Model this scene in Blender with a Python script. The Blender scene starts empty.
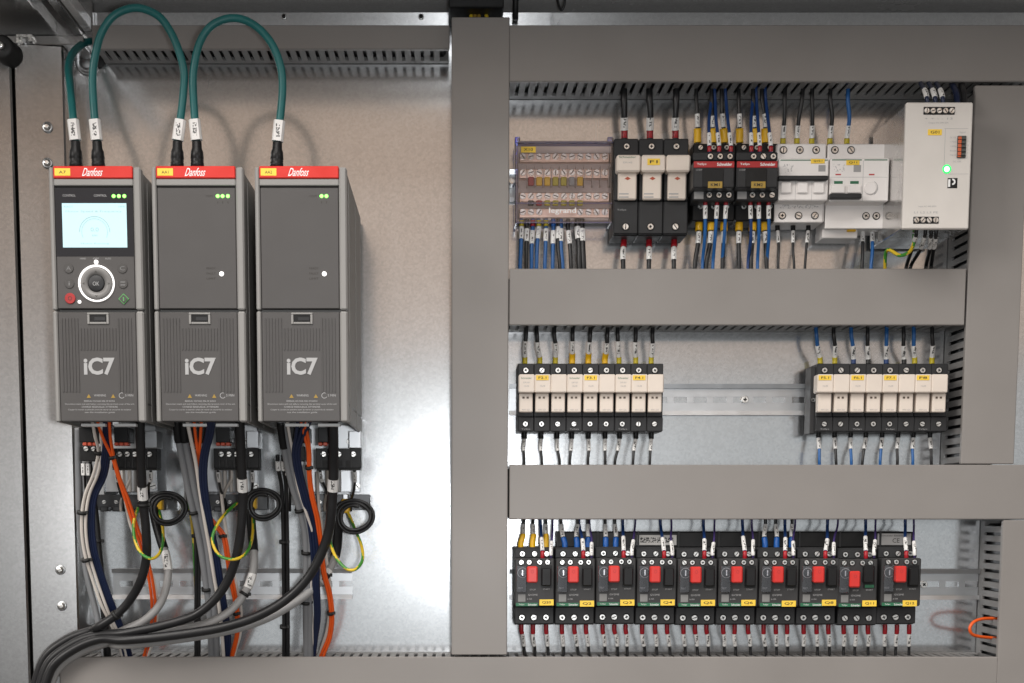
import bpy, bmesh, math, random
from mathutils import Vector
random.seed(7)
scene = bpy.context.scene
COL = scene.collection

# ---------------------------------------------------------------- camera
F_PX, VPX, VPY, DIST = 1427.0, 450.0, 510.0, 1650.0        # focal length in pixels, point of the plate straight ahead, mm to the plate
PITCH = math.atan(0.107)
CAM = Vector((0.0, -DIST / 1000, 1.0))
PPX, PPY = VPX, VPY + F_PX * math.tan(PITCH)
cam_data = bpy.data.cameras.new('camera')
cam = bpy.data.objects.new('camera', cam_data); COL.objects.link(cam)
cam.location = CAM
cam.rotation_euler = (math.pi / 2 - PITCH, 0, 0)
cam_data.sensor_width = 36; cam_data.lens = F_PX / 1024 * 36
cam_data.shift_x = (512 - PPX) / 1024
cam_data.shift_y = (PPY - 341.5) / 1024
cam_data.clip_start = 0.05; cam_data.clip_end = 100
scene.camera = cam

# ---------------------------------------------------------------- light: workshop ceiling lamps and the weak light of the camera itself
world = bpy.data.worlds.new('World'); scene.world = world; world.use_nodes = True
bg = world.node_tree.nodes['Background']
bg.inputs[0].default_value = (0.50, 0.46, 0.43, 1); bg.inputs[1].default_value = 0.29
def lamp(name, loc, target, size, size_y, power, color):
    ld = bpy.data.lights.new(name, 'AREA'); ld.shape = 'RECTANGLE'; ld.size = size; ld.size_y = size_y
    ld.energy = power; ld.color = color
    o = bpy.data.objects.new(name, ld); COL.objects.link(o); o.location = loc
    o.rotation_euler = (Vector(target) - Vector(loc)).to_track_quat('-Z', 'Y').to_euler()
    return o
lamp('ceiling_lamp', (-0.6, -2.1, 3.1), (-0.6, -2.1, 0.0), 2.4, 2.8, 150, (1.0, 0.96, 0.92))
lamp('left_hall_lamp', (-3.3, -3.1, 2.4), (0.1, 0, 1.1), 1.4, 1.4, 78, (1.0, 0.96, 0.92))
lamp('right_hall_lamp', (3.5, -3.1, 2.3), (0.1, 0, 1.1), 1.4, 1.4, 24, (1.0, 0.96, 0.92))
lamp('phone_light', (0.055, -1.62, 1.0), (0.055, 0, 1.0), .05, .05, 4.0, (0.96, 0.98, 1.0))
lamp('window_light', (0.2, -4.5, 0.95), (0.0, 0, 0.95), 4.8, 1.3, 9.0, (0.88, 0.96, 1.0))
lamp('warm_wall_light', (0.0, -5.0, 2.45), (0.0, 0, 1.2), 6.0, 1.5, 12.5, (1.0, 0.70, 0.50))
scene.view_settings.view_transform = 'Standard'; scene.view_settings.look = 'None'
scene.view_settings.exposure = 0; scene.view_settings.gamma = 1
try: scene.view_settings.use_curve_mapping = False
except Exception: pass
try:
    scene.cycles.use_denoising = True
    scene.cycles.max_bounces = 8; scene.cycles.transparent_max_bounces = 12
    scene.cycles.sample_clamp_indirect = 4
except Exception: pass

# ---------------------------------------------------------------- pixels to places
def P(px, py, d):
    """point seen at pixel (px, py) that stands d mm in front of the mounting plate"""
    a = (px - PPX) / F_PX; b = (PPY - py) / F_PX
    v = Vector((a, math.cos(PITCH) + b * math.sin(PITCH), -math.sin(PITCH) + b * math.cos(PITCH)))
    k = (DIST - d) / 1000 / v.y
    return CAM + v * k
def rowshift(py, d0, d1):
    """row at which a height seen at row py and depth d0 shows at depth d1"""
    return VPY + (py - VPY) * (DIST - d0) / (DIST - d1)

# ---------------------------------------------------------------- materials
MATS = {}
def mat(name, col, rough=0.5, metal=0.0, var=0.06, bump=0.0, bscale=400, emit=None, estr=0, trans=0, spec=None, coat=0, vscale=40):
    if name in MATS: return MATS[name]
    m = bpy.data.materials.new(name); m.use_nodes = True
    nt = m.node_tree; n = nt.nodes; b = n['Principled BSDF']
    b.inputs['Roughness'].default_value = rough; b.inputs['Metallic'].default_value = metal
    if spec is not None: b.inputs['Specular IOR Level'].default_value = spec
    if trans: b.inputs['Transmission Weight'].default_value = trans; b.inputs['IOR'].default_value = 1.25
    if coat: b.inputs['Coat Weight'].default_value = coat; b.inputs['Coat Roughness'].default_value = 0.1
    if emit: b.inputs['Emission Color'].default_value = (*emit, 1); b.inputs['Emission Strength'].default_value = estr
    tc = n.new('ShaderNodeTexCoord')
    if var:
        geo = n.new('ShaderNodeNewGeometry')
        no = n.new('ShaderNodeTexNoise'); no.inputs['Scale'].default_value = vscale; no.inputs['Detail'].default_value = 6
        nt.links.new(geo.outputs['Position'], no.inputs['Vector'])
        mr = n.new('ShaderNodeMapRange'); mr.inputs['From Min'].default_value = .3; mr.inputs['From Max'].default_value = .7
        mr.inputs['To Min'].default_value = 1 - var; mr.inputs['To Max'].default_value = 1 + var
        nt.links.new(no.outputs['Fac'], mr.inputs['Value'])
        mx = n.new('ShaderNodeVectorMath'); mx.operation = 'SCALE'; mx.inputs[0].default_value = col
        nt.links.new(mr.outputs['Result'], mx.inputs['Scale']); nt.links.new(mx.outputs['Vector'], b.inputs['Base Color'])
        m2 = n.new('ShaderNodeMapRange'); m2.inputs['From Min'].default_value = .3; m2.inputs['From Max'].default_value = .7
        m2.inputs['To Min'].default_value = max(.02, rough - min(.08, var * 1.2)); m2.inputs['To Max'].default_value = min(1, rough + min(.08, var * 1.2))
        nt.links.new(no.outputs['Fac'], m2.inputs['Value']); nt.links.new(m2.outputs['Result'], b.inputs['Roughness'])
    else:
        b.inputs['Base Color'].default_value = (*col, 1)
    if bump:
        geo = n.new('ShaderNodeNewGeometry')
        nb = n.new('ShaderNodeTexNoise'); nb.inputs['Scale'].default_value = bscale; nb.inputs['Detail'].default_value = 3
        nt.links.new(geo.outputs['Position'], nb.inputs['Vector'])
        bp = n.new('ShaderNodeBump'); bp.inputs['Strength'].default_value = bump; bp.inputs['Distance'].default_value = .001
        nt.links.new(nb.outputs['Fac'], bp.inputs['Height']); nt.links.new(bp.outputs['Normal'], b.inputs['Normal'])
    MATS[name] = m
    return m

def zinc(name, col, r0, r1, bstr, sharp=0, metal=1.0):
    """galvanised / brushed sheet: cloudy roughness, spangle, faint vertical rolling lines"""
    m = bpy.data.materials.new(name); m.use_nodes = True; nt = m.node_tree; n = nt.nodes; b = n['Principled BSDF']
    b.inputs['Metallic'].default_value = metal
    geo = n.new('ShaderNodeNewGeometry')
    def noise(scale, detail, vec=None):
        t = n.new('ShaderNodeTexNoise'); t.inputs['Scale'].default_value = scale; t.inputs['Detail'].default_value = detail
        nt.links.new(vec or geo.outputs['Position'], t.inputs['Vector']); return t.outputs['Fac']
    def rng(s, a, c, f0=.3, f1=.7):
        r = n.new('ShaderNodeMapRange'); r.inputs['From Min'].default_value = f0; r.inputs['From Max'].default_value = f1
        r.inputs['To Min'].default_value = a; r.inputs['To Max'].default_value = c
        nt.links.new(s, r.inputs['Value']); return r.outputs['Result']
    def mul(a, c):
        q = n.new('ShaderNodeMath'); q.operation = 'MULTIPLY'; nt.links.new(a, q.inputs[0]); nt.links.new(c, q.inputs[1]); return q.outputs[0]
    mp = n.new('ShaderNodeMapping'); mp.inputs['Scale'].default_value = (90, 90, 1.2)
    nt.links.new(geo.outputs['Position'], mp.inputs['Vector'])
    st = noise(1.0, 4, mp.outputs['Vector'])
    vo = n.new('ShaderNodeTexVoronoi'); vo.inputs['Scale'].default_value = 420
    nt.links.new(geo.outputs['Position'], vo.inputs['Vector'])
    sepc = n.new('ShaderNodeSeparateColor'); nt.links.new(vo.outputs['Color'], sepc.inputs[0])
    c = mul(mul(rng(noise(5, 5), .985, 1.012), rng(st, .99, 1.008)), rng(sepc.outputs[0], .93, 1.05, 0, 1))
    sc = n.new('ShaderNodeVectorMath'); sc.operation = 'SCALE'; sc.inputs[0].default_value = col
    nt.links.new(c, sc.inputs['Scale']); nt.links.new(sc.outputs['Vector'], b.inputs['Base Color'])
    nt.links.new(mul(rng(noise(9, 6), r0, r1), rng(st, .97, 1.03)), b.inputs['Roughness'])
    bp = n.new('ShaderNodeBump'); bp.inputs['Strength'].default_value = bstr; bp.inputs['Distance'].default_value = .0006
    ad = n.new('ShaderNodeMath'); ad.operation = 'ADD'
    nt.links.new(noise(1100, 2), ad.inputs[0]); nt.links.new(rng(sepc.outputs[1], 0, .5, 0, 1), ad.inputs[1])
    nt.links.new(ad.outputs[0], bp.inputs['Height']); nt.links.new(bp.outputs['Normal'], b.inputs['Normal'])
    if sharp:  # a smoother skin of zinc over the matt grain
        b2 = n.new('ShaderNodeBsdfPrincipled'); b2.inputs['Metallic'].default_value = 1
        nt.links.new(sc.outputs['Vector'], b2.inputs['Base Color'])
        nt.links.new(rng(noise(14, 5), .115, .135), b2.inputs['Roughness'])
        mx = n.new('ShaderNodeMixShader'); nt.links.new(rng(noise(7, 6), sharp - .02, sharp + .02), mx.inputs[0])
        nt.links.new(b.outputs[0], mx.inputs[1]); nt.links.new(b2.outputs[0], mx.inputs[2])
        nt.links.new(mx.outputs[0], n['Material Output'].inputs['Surface'])
    MATS[name] = m
    return m

def print_mat(name, paper, ink, rough, sx, sz, thresh):
    """flat printed matter: small dark strokes in the middle of a pale label"""
    m = bpy.data.materials.new(name); m.use_nodes = True; nt = m.node_tree; n = nt.nodes; b = n['Principled BSDF']
    b.inputs['Roughness'].default_value = rough
    tc = n.new('ShaderNodeTexCoord'); sp = n.new('ShaderNodeSeparateXYZ'); nt.links.new(tc.outputs['Generated'], sp.inputs[0])
    def band(o, half):
        a = n.new('ShaderNodeMath'); a.operation = 'SUBTRACT'; nt.links.new(o, a.inputs[0]); a.inputs[1].default_value = .5
        c = n.new('ShaderNodeMath'); c.operation = 'ABSOLUTE'; nt.links.new(a.outputs[0], c.inputs[0])
        d = n.new('ShaderNodeMath'); d.operation = 'LESS_THAN'; nt.links.new(c.outputs[0], d.inputs[0]); d.inputs[1].default_value = half
        return d.outputs[0]
    geo = n.new('ShaderNodeNewGeometry')
    no = n.new('ShaderNodeTexNoise'); no.inputs['Scale'].default_value = 520; no.inputs['Detail'].default_value = 1
    nt.links.new(geo.outputs['Position'], no.inputs['Vector'])
    g = n.new('ShaderNodeMath'); g.operation = 'GREATER_THAN'; nt.links.new(no.outputs['Fac'], g.inputs[0]); g.inputs[1].default_value = thresh
    def mul(a, c):
        q = n.new('ShaderNodeMath'); q.operation = 'MULTIPLY'; nt.links.new(a, q.inputs[0]); nt.links.new(c, q.inputs[1]); return q.outputs[0]
    f = mul(mul(band(sp.outputs[0], sx), band(sp.outputs[2], sz)), g.outputs[0])
    mx = n.new('ShaderNodeMix'); mx.data_type = 'RGBA'
    nt.links.new(f, mx.inputs['Factor']); mx.inputs['A'].default_value = (*paper, 1); mx.inputs['B'].default_value = (*ink, 1)
    nt.links.new(mx.outputs['Result'], b.inputs['Base Color'])
    MATS[name] = m
    return m

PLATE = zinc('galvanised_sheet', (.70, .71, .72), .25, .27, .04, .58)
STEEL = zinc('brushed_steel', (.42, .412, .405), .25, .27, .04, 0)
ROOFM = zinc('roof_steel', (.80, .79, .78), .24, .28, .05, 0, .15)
DUCT = mat('duct_grey', (.247, .230, .216), .42, var=.04, bump=.05, bscale=900, vscale=12)
DUCTIN = mat('duct_wall_grey', (.205, .20, .195), .5, var=.05)
ZINC = mat('zinc_bright', (.60, .615, .63), .34, 1, var=.03, vscale=60)
CHROME = mat('screw_metal', (.90, .89, .86), .30, 1, var=.1, vscale=300)
DGREY = mat('drive_grey', (.235, .229, .22), .45, var=.015, bump=.04, bscale=1500)
DSIDE = mat('drive_side_grey', (.235, .228, .218), .5, var=.02)
DDARK = mat('drive_charcoal', (.060, .0565, .055), .45, var=.015, bump=.04, bscale=1500)
DGLASS = mat('panel_glass', (.012, .016, .022), .12, var=0, coat=.4)
RED = mat('red_plastic', (.58, .022, .014), .4, var=.05)
BTNRED = mat('button_red', (.60, .035, .028), .35, var=.05)
WHITEP = mat('white_print', (.80, .80, .79), .5, var=0)
GREYP = mat('grey_print', (.36, .36, .36), .5, var=0)
INK = mat('ink', (.03, .025, .02), .6, var=0)
YTAG = mat('tag_yellow', (.86, .58, .06), .45, var=.04)
YDARK = mat('tag_amber', (.34, .22, .035), .45, var=.05)
BLACK = mat('black_plastic', (.010, .010, .0105), .42, var=.1, spec=.3)
CHAR = mat('charcoal_plastic', (.027, .0275, .029), .45, var=.07, spec=.3, bump=.05, bscale=1600)
CHAR2 = mat('charcoal_plastic_light', (.040, .0395, .040), .45, var=.07, spec=.3, bump=.05, bscale=1600)
CREAM = mat('cream_plastic', (.72, .635, .555), .40, var=.03, bump=.03, bscale=1600)
WHITE = mat('white_plastic', (.80, .765, .74), .40, var=.03, bump=.03, bscale=1600)
WHITE2 = mat('white_plastic_lever', (.82, .785, .76), .35, var=.03)
PSUM = mat('psu_white', (.62, .585, .545), .42, var=.03)
ALU = mat('aluminium', (.62, .61, .60), .22, 1, var=.08, vscale=60)
GREEN = mat('brand_green', (.022, .135, .066), .45, var=.04)
LEDG = mat('led_green', (.1, .8, .1), .3, var=0, emit=(.25, 1.0, .12), estr=3.2)
LEDBIG = mat('led_green_bright', (.1, .8, .3), .3, var=0, emit=(.55, 1.0, .62), estr=2.5)
LEDHALO = mat('led_green_halo', (.05, .7, .15), .3, var=0, emit=(.02, .75, .12), estr=1.0)  # halo of glow round the power supply light, as an emissive colour
LEDW = mat('led_white', (.9, .9, .9), .3, var=0, emit=(1, .95, .92), estr=.85)
SCREEN = mat('lcd_screen', (.3, .4, .42), .2, var=0, emit=(.52, .83, .89), estr=.70)
SCRINK = mat('lcd_ink', (.2, .3, .3), .4, var=0, emit=(.30, .50, .53), estr=.55)
TEAL = mat('teal_jacket', (.006, .115, .115), .42, var=.08, vscale=90)
BLUE = mat('blue_insulation', (.014, .100, .30), .38, var=.08)
BLUED = mat('dark_blue_insulation', (.012, .042, .155), .38, var=.08)
NAVY = mat('navy_insulation', (.006, .013, .045), .4, var=.1)
BLK = mat('black_insulation', (.012, .012, .013), .40, var=.1)
GREYC = mat('grey_jacket', (.21, .215, .225), .42, var=.06)
LGREYC = mat('light_grey_jacket', (.33, .325, .32), .45, var=.06)
WHTC = mat('white_insulation', (.66, .61, .56), .42, var=.05)
ORANGE = mat('orange_insulation', (.78, .105, .012), .38, var=.06)
REDF = mat('red_ferrule', (.35, .008, .016), .38, var=.1)
YELF = mat('yellow_ferrule', (.82, .47, .012), .38, var=.08)
OLIVE = mat('olive_ferrule', (.50, .40, .015), .4, var=.08)
BLUF = mat('blue_ferrule', (.010, .10, .38), .38, var=.08)
GREENC = mat('green_insulation', (.05, .25, .03), .4, var=.05)
YELC = mat('yellow_insulation', (.72, .50, .03), .4, var=.05)
COPPER = mat('brass_bar', (.80, .60, .50), .35, 1, var=.1, vscale=80)
BAR = mat('beige_block', (.60, .49, .44), .45, var=.08)
def clear(name, tint, gloss, rough):
    """thin clear sheet: lets light through, mirrors a little"""
    m = bpy.data.materials.new(name); m.use_nodes = True; nt = m.node_tree; n = nt.nodes; n.remove(n['Principled BSDF'])
    a = n.new('ShaderNodeBsdfTransparent'); a.inputs[0].default_value = (*tint, 1)
    g = n.new('ShaderNodeBsdfGlossy'); g.inputs['Roughness'].default_value = rough
    fr = n.new('ShaderNodeFresnel'); fr.inputs[0].default_value = 1.5
    ad = n.new('ShaderNodeMath'); ad.operation = 'ADD'; ad.inputs[1].default_value = gloss; nt.links.new(fr.outputs[0], ad.inputs[0])
    x = n.new('ShaderNodeMixShader'); nt.links.new(ad.outputs[0], x.inputs[0]); nt.links.new(a.outputs[0], x.inputs[1]); nt.links.new(g.outputs[0], x.inputs[2])
    nt.links.new(x.outputs[0], n['Material Output'].inputs[0]); MATS[name] = m
    return m
CLEAR = clear('clear_cover', (.97, .97, .99), .02, .08)
CLEARB = clear('clear_blue_edge', (.50, .56, .95), .25, .12)
MARK = print_mat('marker_sleeve', (.78, .77, .75), (.08, .08, .08), .45, .15, .30, .50)
BARCODE = print_mat('barcode_label', (.50, .49, .47), (.03, .03, .03), .5, .42, .26, .5)
FINEPRINT = print_mat('fine_print', (.80, .765, .74), (.50, .48, .47), .5, .46, .40, .57)
RUBBER = mat('black_rubber', (.010, .010, .010), .55, var=.1)

# ---------------------------------------------------------------- mesh building
class MB:
    def __init__(s): s.v = []; s.f = []; s.m = []; s.sm = []; s.cur = 0; s.mats = []
    def use(s, m):
        if m not in s.mats: s.mats.append(m)
        s.cur = s.mats.index(m); return s
    def add(s, vs, fs, smooth=False):
        o = len(s.v); s.v += [Vector(q) for q in vs]
        for f in fs: s.f.append([i + o for i in f]); s.m.append(s.cur); s.sm.append(smooth)
    def box(s, x0, x1, y0, y1, z0, z1, c=0.0):
        if x0 > x1: x0, x1 = x1, x0
        if y0 > y1: y0, y1 = y1, y0
        if z0 > z1: z0, z1 = z1, z0
        c = min(c, (x1 - x0) * .45, (y1 - y0) * .45, (z1 - z0) * .45)
        if c <= 0:
            vs = [(x, y, z) for x in (x0, x1) for y in (y0, y1) for z in (z0, z1)]
            s.add(vs, [(0, 1, 3, 2), (4, 6, 7, 5), (0, 4, 5, 1), (2, 3, 7, 6), (0, 2, 6, 4), (1, 5, 7, 3)]); return
        vs = []; idx = {}
        for i, x in enumerate((x0, x1)):
            for j, y in enumerate((y0, y1)):
                for k, z in enumerate((z0, z1)):
                    dx = c if i == 0 else -c; dy = c if j == 0 else -c; dz = c if k == 0 else -c
                    idx[i, j, k] = len(vs)
                    vs += [(x, y + dy, z + dz), (x + dx, y, z + dz), (x + dx, y + dy, z)]
        I = lambda i, j, k, a: idx[i, j, k] + a
        fs = []
        for i in (0, 1): fs.append([I(i, 0, 0, 0), I(i, 1, 0, 0), I(i, 1, 1, 0), I(i, 0, 1, 0)])
        for j in (0, 1): fs.append([I(0, j, 0, 1), I(1, j, 0, 1), I(1, j, 1, 1), I(0, j, 1, 1)])
        for k in (0, 1): fs.append([I(0, 0, k, 2), I(1, 0, k, 2), I(1, 1, k, 2), I(0, 1, k, 2)])
        for i in (0, 1):
            for j in (0, 1): fs.append([I(i, j, 0, 0), I(i, j, 1, 0), I(i, j, 1, 1), I(i, j, 0, 1)])
            for k in (0, 1): fs.append([I(i, 0, k, 0), I(i, 1, k, 0), I(i, 1, k, 2), I(i, 0, k, 2)])
        for j in (0, 1):
            for k in (0, 1): fs.append([I(0, j, k, 1), I(1, j, k, 1), I(1, j, k, 2), I(0, j, k, 2)])
        for i in (0, 1):
            for j in (0, 1):
                for k in (0, 1): fs.append([I(i, j, k, 0), I(i, j, k, 1), I(i, j, k, 2)])
        s.add(vs, fs)
    def pb(s, x0, y0, x1, y1, df, db, c=.6):
        """box whose front face (df mm off the plate) covers the given pixels and that reaches back to db"""
        ym = (y0 + y1) / 2; xm = (x0 + x1) / 2
        s.box(P(x0, ym, df).x, P(x1, ym, df).x, -df / 1000, -db / 1000, P(xm, y1, df).z, P(xm, y0, df).z, c / 1000)
    def lathe(s, c, prof, seg=16, axis='y', smooth=True):
        """profile of (radius, offset along axis towards the viewer) in metres round centre c"""
        vs = []; fs = []
        for r, h in prof:
            for k in range(seg):
                a = 2 * math.pi * k / seg
                if axis == 'y': vs.append((c[0] + r * math.cos(a), c[1] - h, c[2] + r * math.sin(a)))
                elif axis == 'z': vs.append((c[0] + r * math.cos(a), c[1] + r * math.sin(a), c[2] + h))
                else: vs.append((c[0] + h, c[1] + r * math.cos(a), c[2] + r * math.sin(a)))
        for i in range(len(prof) - 1):
            for k in range(seg):
                k2 = (k + 1) % seg
                fs.append([i * seg + k, i * seg + k2, (i + 1) * seg + k2, (i + 1) * seg + k])
        s.add(vs, fs, smooth)
        n = len(prof)
        if prof[0][0] > 1e-6: s.add([vs[k] for k in range(seg)], [list(range(seg))])
        if prof[-1][0] > 1e-6: s.add([vs[(n - 1) * seg + k] for k in range(seg)], [list(range(seg))])
    def disc(s, px, py, d, r, h, seg=14, ch=.3):
        """button-like cylinder facing the viewer; r, h, ch in mm, front at depth d"""
        c = P(px, py, d); c = (c.x, c.y + h / 1000, c.z); r /= 1000; h /= 1000; ch /= 1000
        s.lathe(c, [(r, 0), (r, h - ch), (max(r - ch, r * .3), h)], seg, smooth=False)
    def tube(s, pts, r, seg=8, smooth=True, caps=True, stripe=None):
        n = len(pts); pts = [Vector(p) for p in pts]
        up = Vector((0.12, -1, .05)).normalized(); vs = []; fs = []
        rr = r if isinstance(r, (list, tuple)) else [r] * n
        t0 = (pts[1] - pts[0]).normalized()
        nrm = (up - t0 * up.dot(t0))
        if nrm.length < 1e-3: nrm = Vector((1, 0, 0)) - t0 * t0.x
        nrm.normalize()
        for i in range(n):
            t = (pts[min(i + 1, n - 1)] - pts[max(i - 1, 0)])
            t = t.normalized() if t.length > 1e-9 else t0
            nrm = nrm - t * nrm.dot(t)
            nrm.normalize(); b = t.cross(nrm)
            for k in range(seg):
                a = 2 * math.pi * k / seg
                vs.append(pts[i] + (nrm * math.cos(a) + b * math.sin(a)) * rr[i])
        if stripe:
            mats = stripe
            for i in range(n - 1):
                for k in range(seg):
                    s.use(mats[0] if ((k + i // 2) % seg) < seg * .42 else mats[1])
                    k2 = (k + 1) % seg
                    o = [vs[i * seg + k], vs[i * seg + k2], vs[(i + 1) * seg + k2], vs[(i + 1) * seg + k]]
                    s.add(o, [(0, 1, 2, 3)], True)
        else:
            for i in range(n - 1):
                for k in range(seg):
                    k2 = (k + 1) % seg
                    fs.append([i * seg + k, i * seg + k2, (i + 1) * seg + k2, (i + 1) * seg + k])
            s.add(vs, fs, smooth)
        if caps:
            s.add(vs[:seg], [list(range(seg))]); s.add(vs[-seg:], [list(range(seg))])
    def prism(s, poly, y0, y1):
        """polygon of (x, z) extruded from y0 to y1"""
        n = len(poly)
        vs = [(x, y0, z) for x, z in poly] + [(x, y1, z) for x, z in poly]
        s.add(vs, [list(range(n)), list(range(n, 2 * n))] + [[i, (i + 1) % n, n + (i + 1) % n, n + i] for i in range(n)])
    def mesh(s, name, org=(0, 0, 0), m=None):
        me = bpy.data.meshes.new(name); o = Vector(org)
        me.from_pydata([v - o for v in s.v], [], s.f)
        if m: me.materials.append(m)
        else:
            for q in s.mats: me.materials.append(q)
            me.polygons.foreach_set('material_index', s.m)
        me.polygons.foreach_set('use_smooth', s.sm)
        bm = bmesh.new(); bm.from_mesh(me)
        bmesh.ops.remove_doubles(bm, verts=bm.verts, dist=1e-6)
        bmesh.ops.recalc_face_normals(bm, faces=bm.faces)
        bm.to_mesh(me); bm.free()
        return me

def crom(pts, n=7):
    """smooth path through points of any dimension"""
    q = [pts[0]] + list(pts) + [pts[-1]]; out = []
    for i in range(1, len(q) - 2):
        p0, p1, p2, p3 = q[i - 1], q[i], q[i + 1], q[i + 2]
        for k in range(n):
            t = k / n
            out.append(tuple(.5 * (2 * b + (c - a) * t + (2 * a - 5 * b + 4 * c - d) * t * t + (3 * b - a - 3 * c + d) * t ** 3)
                             for a, b, c, d in zip(p0, p1, p2, p3)))
    out.append(tuple(pts[-1]))
    return out

# ---------------------------------------------------------------- objects
def tag(o, label=None, cat=None, group=None, kind=None):
    if label: o['label'] = label
    if cat: o['category'] = cat
    if group: o['group'] = group
    if kind: o['kind'] = kind
    return o
ORG = {}
def thing(name, label, cat, loc, group=None):
    o = bpy.data.objects.new(name, None); COL.objects.link(o); o.location = loc; o.empty_display_size = .02
    ORG[o] = Vector(loc)
    return tag(o, label, cat, group)
def part(name, mb, m, parent, label=None):
    """mesh given in world coordinates, stored relative to its thing"""
    org = ORG[parent]
    me = mb.mesh(name, org, m) if isinstance(mb, MB) else mb
    o = bpy.data.objects.new(name, me); COL.objects.link(o); o.parent = parent
    ORG[o] = org
    if label: o['label'] = label
    return o
def struct(name, mb, m, loc=(0, 0, 0)):
    o = bpy.data.objects.new(name, mb.mesh(name, loc, m)); COL.objects.link(o); o.location = loc
    ORG[o] = Vector(loc); o['kind'] = 'structure'
    return o
KIDS = {}
def copy_tree(o, dx, parent=None, skip=()):
    c = o.copy(); COL.objects.link(c)
    if parent is None: c.location = o.location + dx; ORG[c] = ORG[o] + dx
    else: c.parent = parent; ORG[c] = ORG[parent]
    for ch in [q for q in bpy.data.objects if q.parent is o and q.name.split('.')[0] not in skip]: copy_tree(ch, dx, c)
    return c
SCREWS = {}
def screw(parent, px, py, d, r=2.4, dark=True, kind=None, ang=None):
    """terminal screw in its dark well; meshes are shared"""
    ang = random.choice((.3, .9, 1.5, 2.2, 2.8)) if ang is None else ang
    r *= 1.2; kind = kind or random.choice(('cross', 'cross', 'slot'))
    key = (r, dark, kind, round(ang, 1))
    if key not in SCREWS:
        mb = MB(); R = r / 1000
        if dark: mb.use(BLACK); mb.lathe((0, 0, 0), [(R * 1.28, -.002), (R * 1.28, .0002), (R * 1.05, .0002), (R * 1.0, -.001)], 14)
        mb.use(CHROME); mb.lathe((0, 0, 0), [(R, -.003), (R, .0005), (R * .90, .0008), (0, .0008)], 14, smooth=False)
        mb.use(BLACK)
        ca, sa = math.cos(ang), math.sin(ang)
        def bar(a, w, l):
            ux, uz = math.cos(a), math.sin(a); vx, vz = -uz, ux
            c = [(ux * l + vx * w, uz * l + vz * w), (-ux * l + vx * w, -uz * l + vz * w), (-ux * l - vx * w, -uz * l - vz * w), (ux * l - vx * w, uz * l - vz * w)]
            mb.prism(c, -.0010, -.0002)
        if kind == 'slot': bar(ang, R * .14, R * .80)
        else: bar(ang, R * .17, R * .52); bar(ang + math.pi / 2, R * .17, R * .52)
        me = mb.mesh('screw'); SCREWS[key] = me
    o = bpy.data.objects.new('screw', SCREWS[key]); COL.objects.link(o); o.parent = parent
    o.location = P(px, py, d) - ORG[parent]; ORG[o] = P(px, py, d)
    return o
TXT = {}
def text(name, s, px, py, d, w_px, h_px, m, parent, shear=0, bold=.0, proud=.15, thick=0):
    """lettering of the given pixel width and height, centred on a pixel, lying on the face at depth d"""
    key = (s, shear, bold)
    if key not in TXT:
        cu = bpy.data.curves.new('lettering', 'FONT'); cu.body = s; cu.shear = shear; cu.offset = bold; cu.resolution_u = 3
        ob = bpy.data.objects.new('lettering', cu); COL.objects.link(ob)
        bpy.context.view_layer.update()
        me = bpy.data.meshes.new_from_object(ob.evaluated_get(bpy.context.evaluated_depsgraph_get()))
        vs = [(v.co.x, v.co.y) for v in me.vertices]; fs = [list(p.vertices) for p in me.polygons]
        bpy.data.objects.remove(ob); bpy.data.curves.remove(cu); bpy.data.meshes.remove(me)
        x0 = min(v[0] for v in vs); x1 = max(v[0] for v in vs); y0 = min(v[1] for v in vs); y1 = max(v[1] for v in vs)
        TXT[key] = ([((x - x0) / (x1 - x0) - .5, (y - y0) / (y1 - y0) - .5) for x, y in vs], fs)
    vs, fs = TXT[key]
    c = P(px, py, d); sx = (P(px + 1, py, d).x - c.x) * w_px; sz = (c.z - P(px, py + 1, d).z) * h_px
    mb = MB(); mb.add([(c.x + x * sx, c.y - proud / 1000, c.z + y * sz) for x, y in vs], fs)
    me = bpy.data.meshes.new(name); me.from_pydata([v - ORG[parent] for v in mb.v], [], mb.f); me.materials.append(m)
    o = bpy.data.objects.new(name, me); COL.objects.link(o); o.parent = parent; ORG[o] = ORG[parent]
    return o
ORD = ['first', 'second', 'third', 'fourth', 'fifth', 'sixth', 'seventh', 'eighth', 'ninth', 'tenth', 'eleventh', 'twelfth']

# ================================================================ the setting
# mounting plate: top edge shows at row 12, left edge at column 68
XL = P(66, 240, 0).x; ZT = P(300, 12, 0).z
mb = MB(); mb.box(XL, 1.05, 0, .003, .40, ZT, .0006)
plate = struct('mounting_plate', mb, PLATE)
# cabinet: roof overhead, rear wall behind the plate, left hand side panels, upper corner beams
ROOF_Z = ZT + .006
mb = MB(); mb.box(XL - .16, 1.15, -.34, .06, ROOF_Z + .004, ROOF_Z + .012, .001)
mb.box(XL - .16, 1.15, -.342, -.325, ROOF_Z - .012, ROOF_Z + .0035, .001)
struct('cabinet_roof', mb, ROOFM)
mb = MB(); mb.box(XL - .16, 1.15, .045, .05, .35, ROOF_Z + .003)
struct('cabinet_rear_wall', mb, ROOFM)
d1 = 52
xs = P(20.5, 240, d1).x; xe = P(67.5, 240, d1).x
def slanted(x0, x1, f0, f1, back, z0, z1):
    k = (f0 - f1) / (x1 - x0); c = .0018   # front leans towards the viewer at its left edge; both front edges are eased
    prof = [(x0, f0 - c * 1.3), (x0 + c, f0 - c * k), (x1 - c, f1 + c * k), (x1, f1 - c), (x1, back), (x0, back)]; n = len(prof)
    mb = MB(); mb.add([(x, -d, z) for z in (z0, z1) for x, d in prof], [list(range(n)), list(range(n, 2 * n))] + [[i, (i + 1) % n, n + (i + 1) % n, n + i] for i in range(n)]); return mb
mb = slanted(xs, xe, .0590, .0490, .0005, .40, P(40, 46, d1).z)
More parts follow.
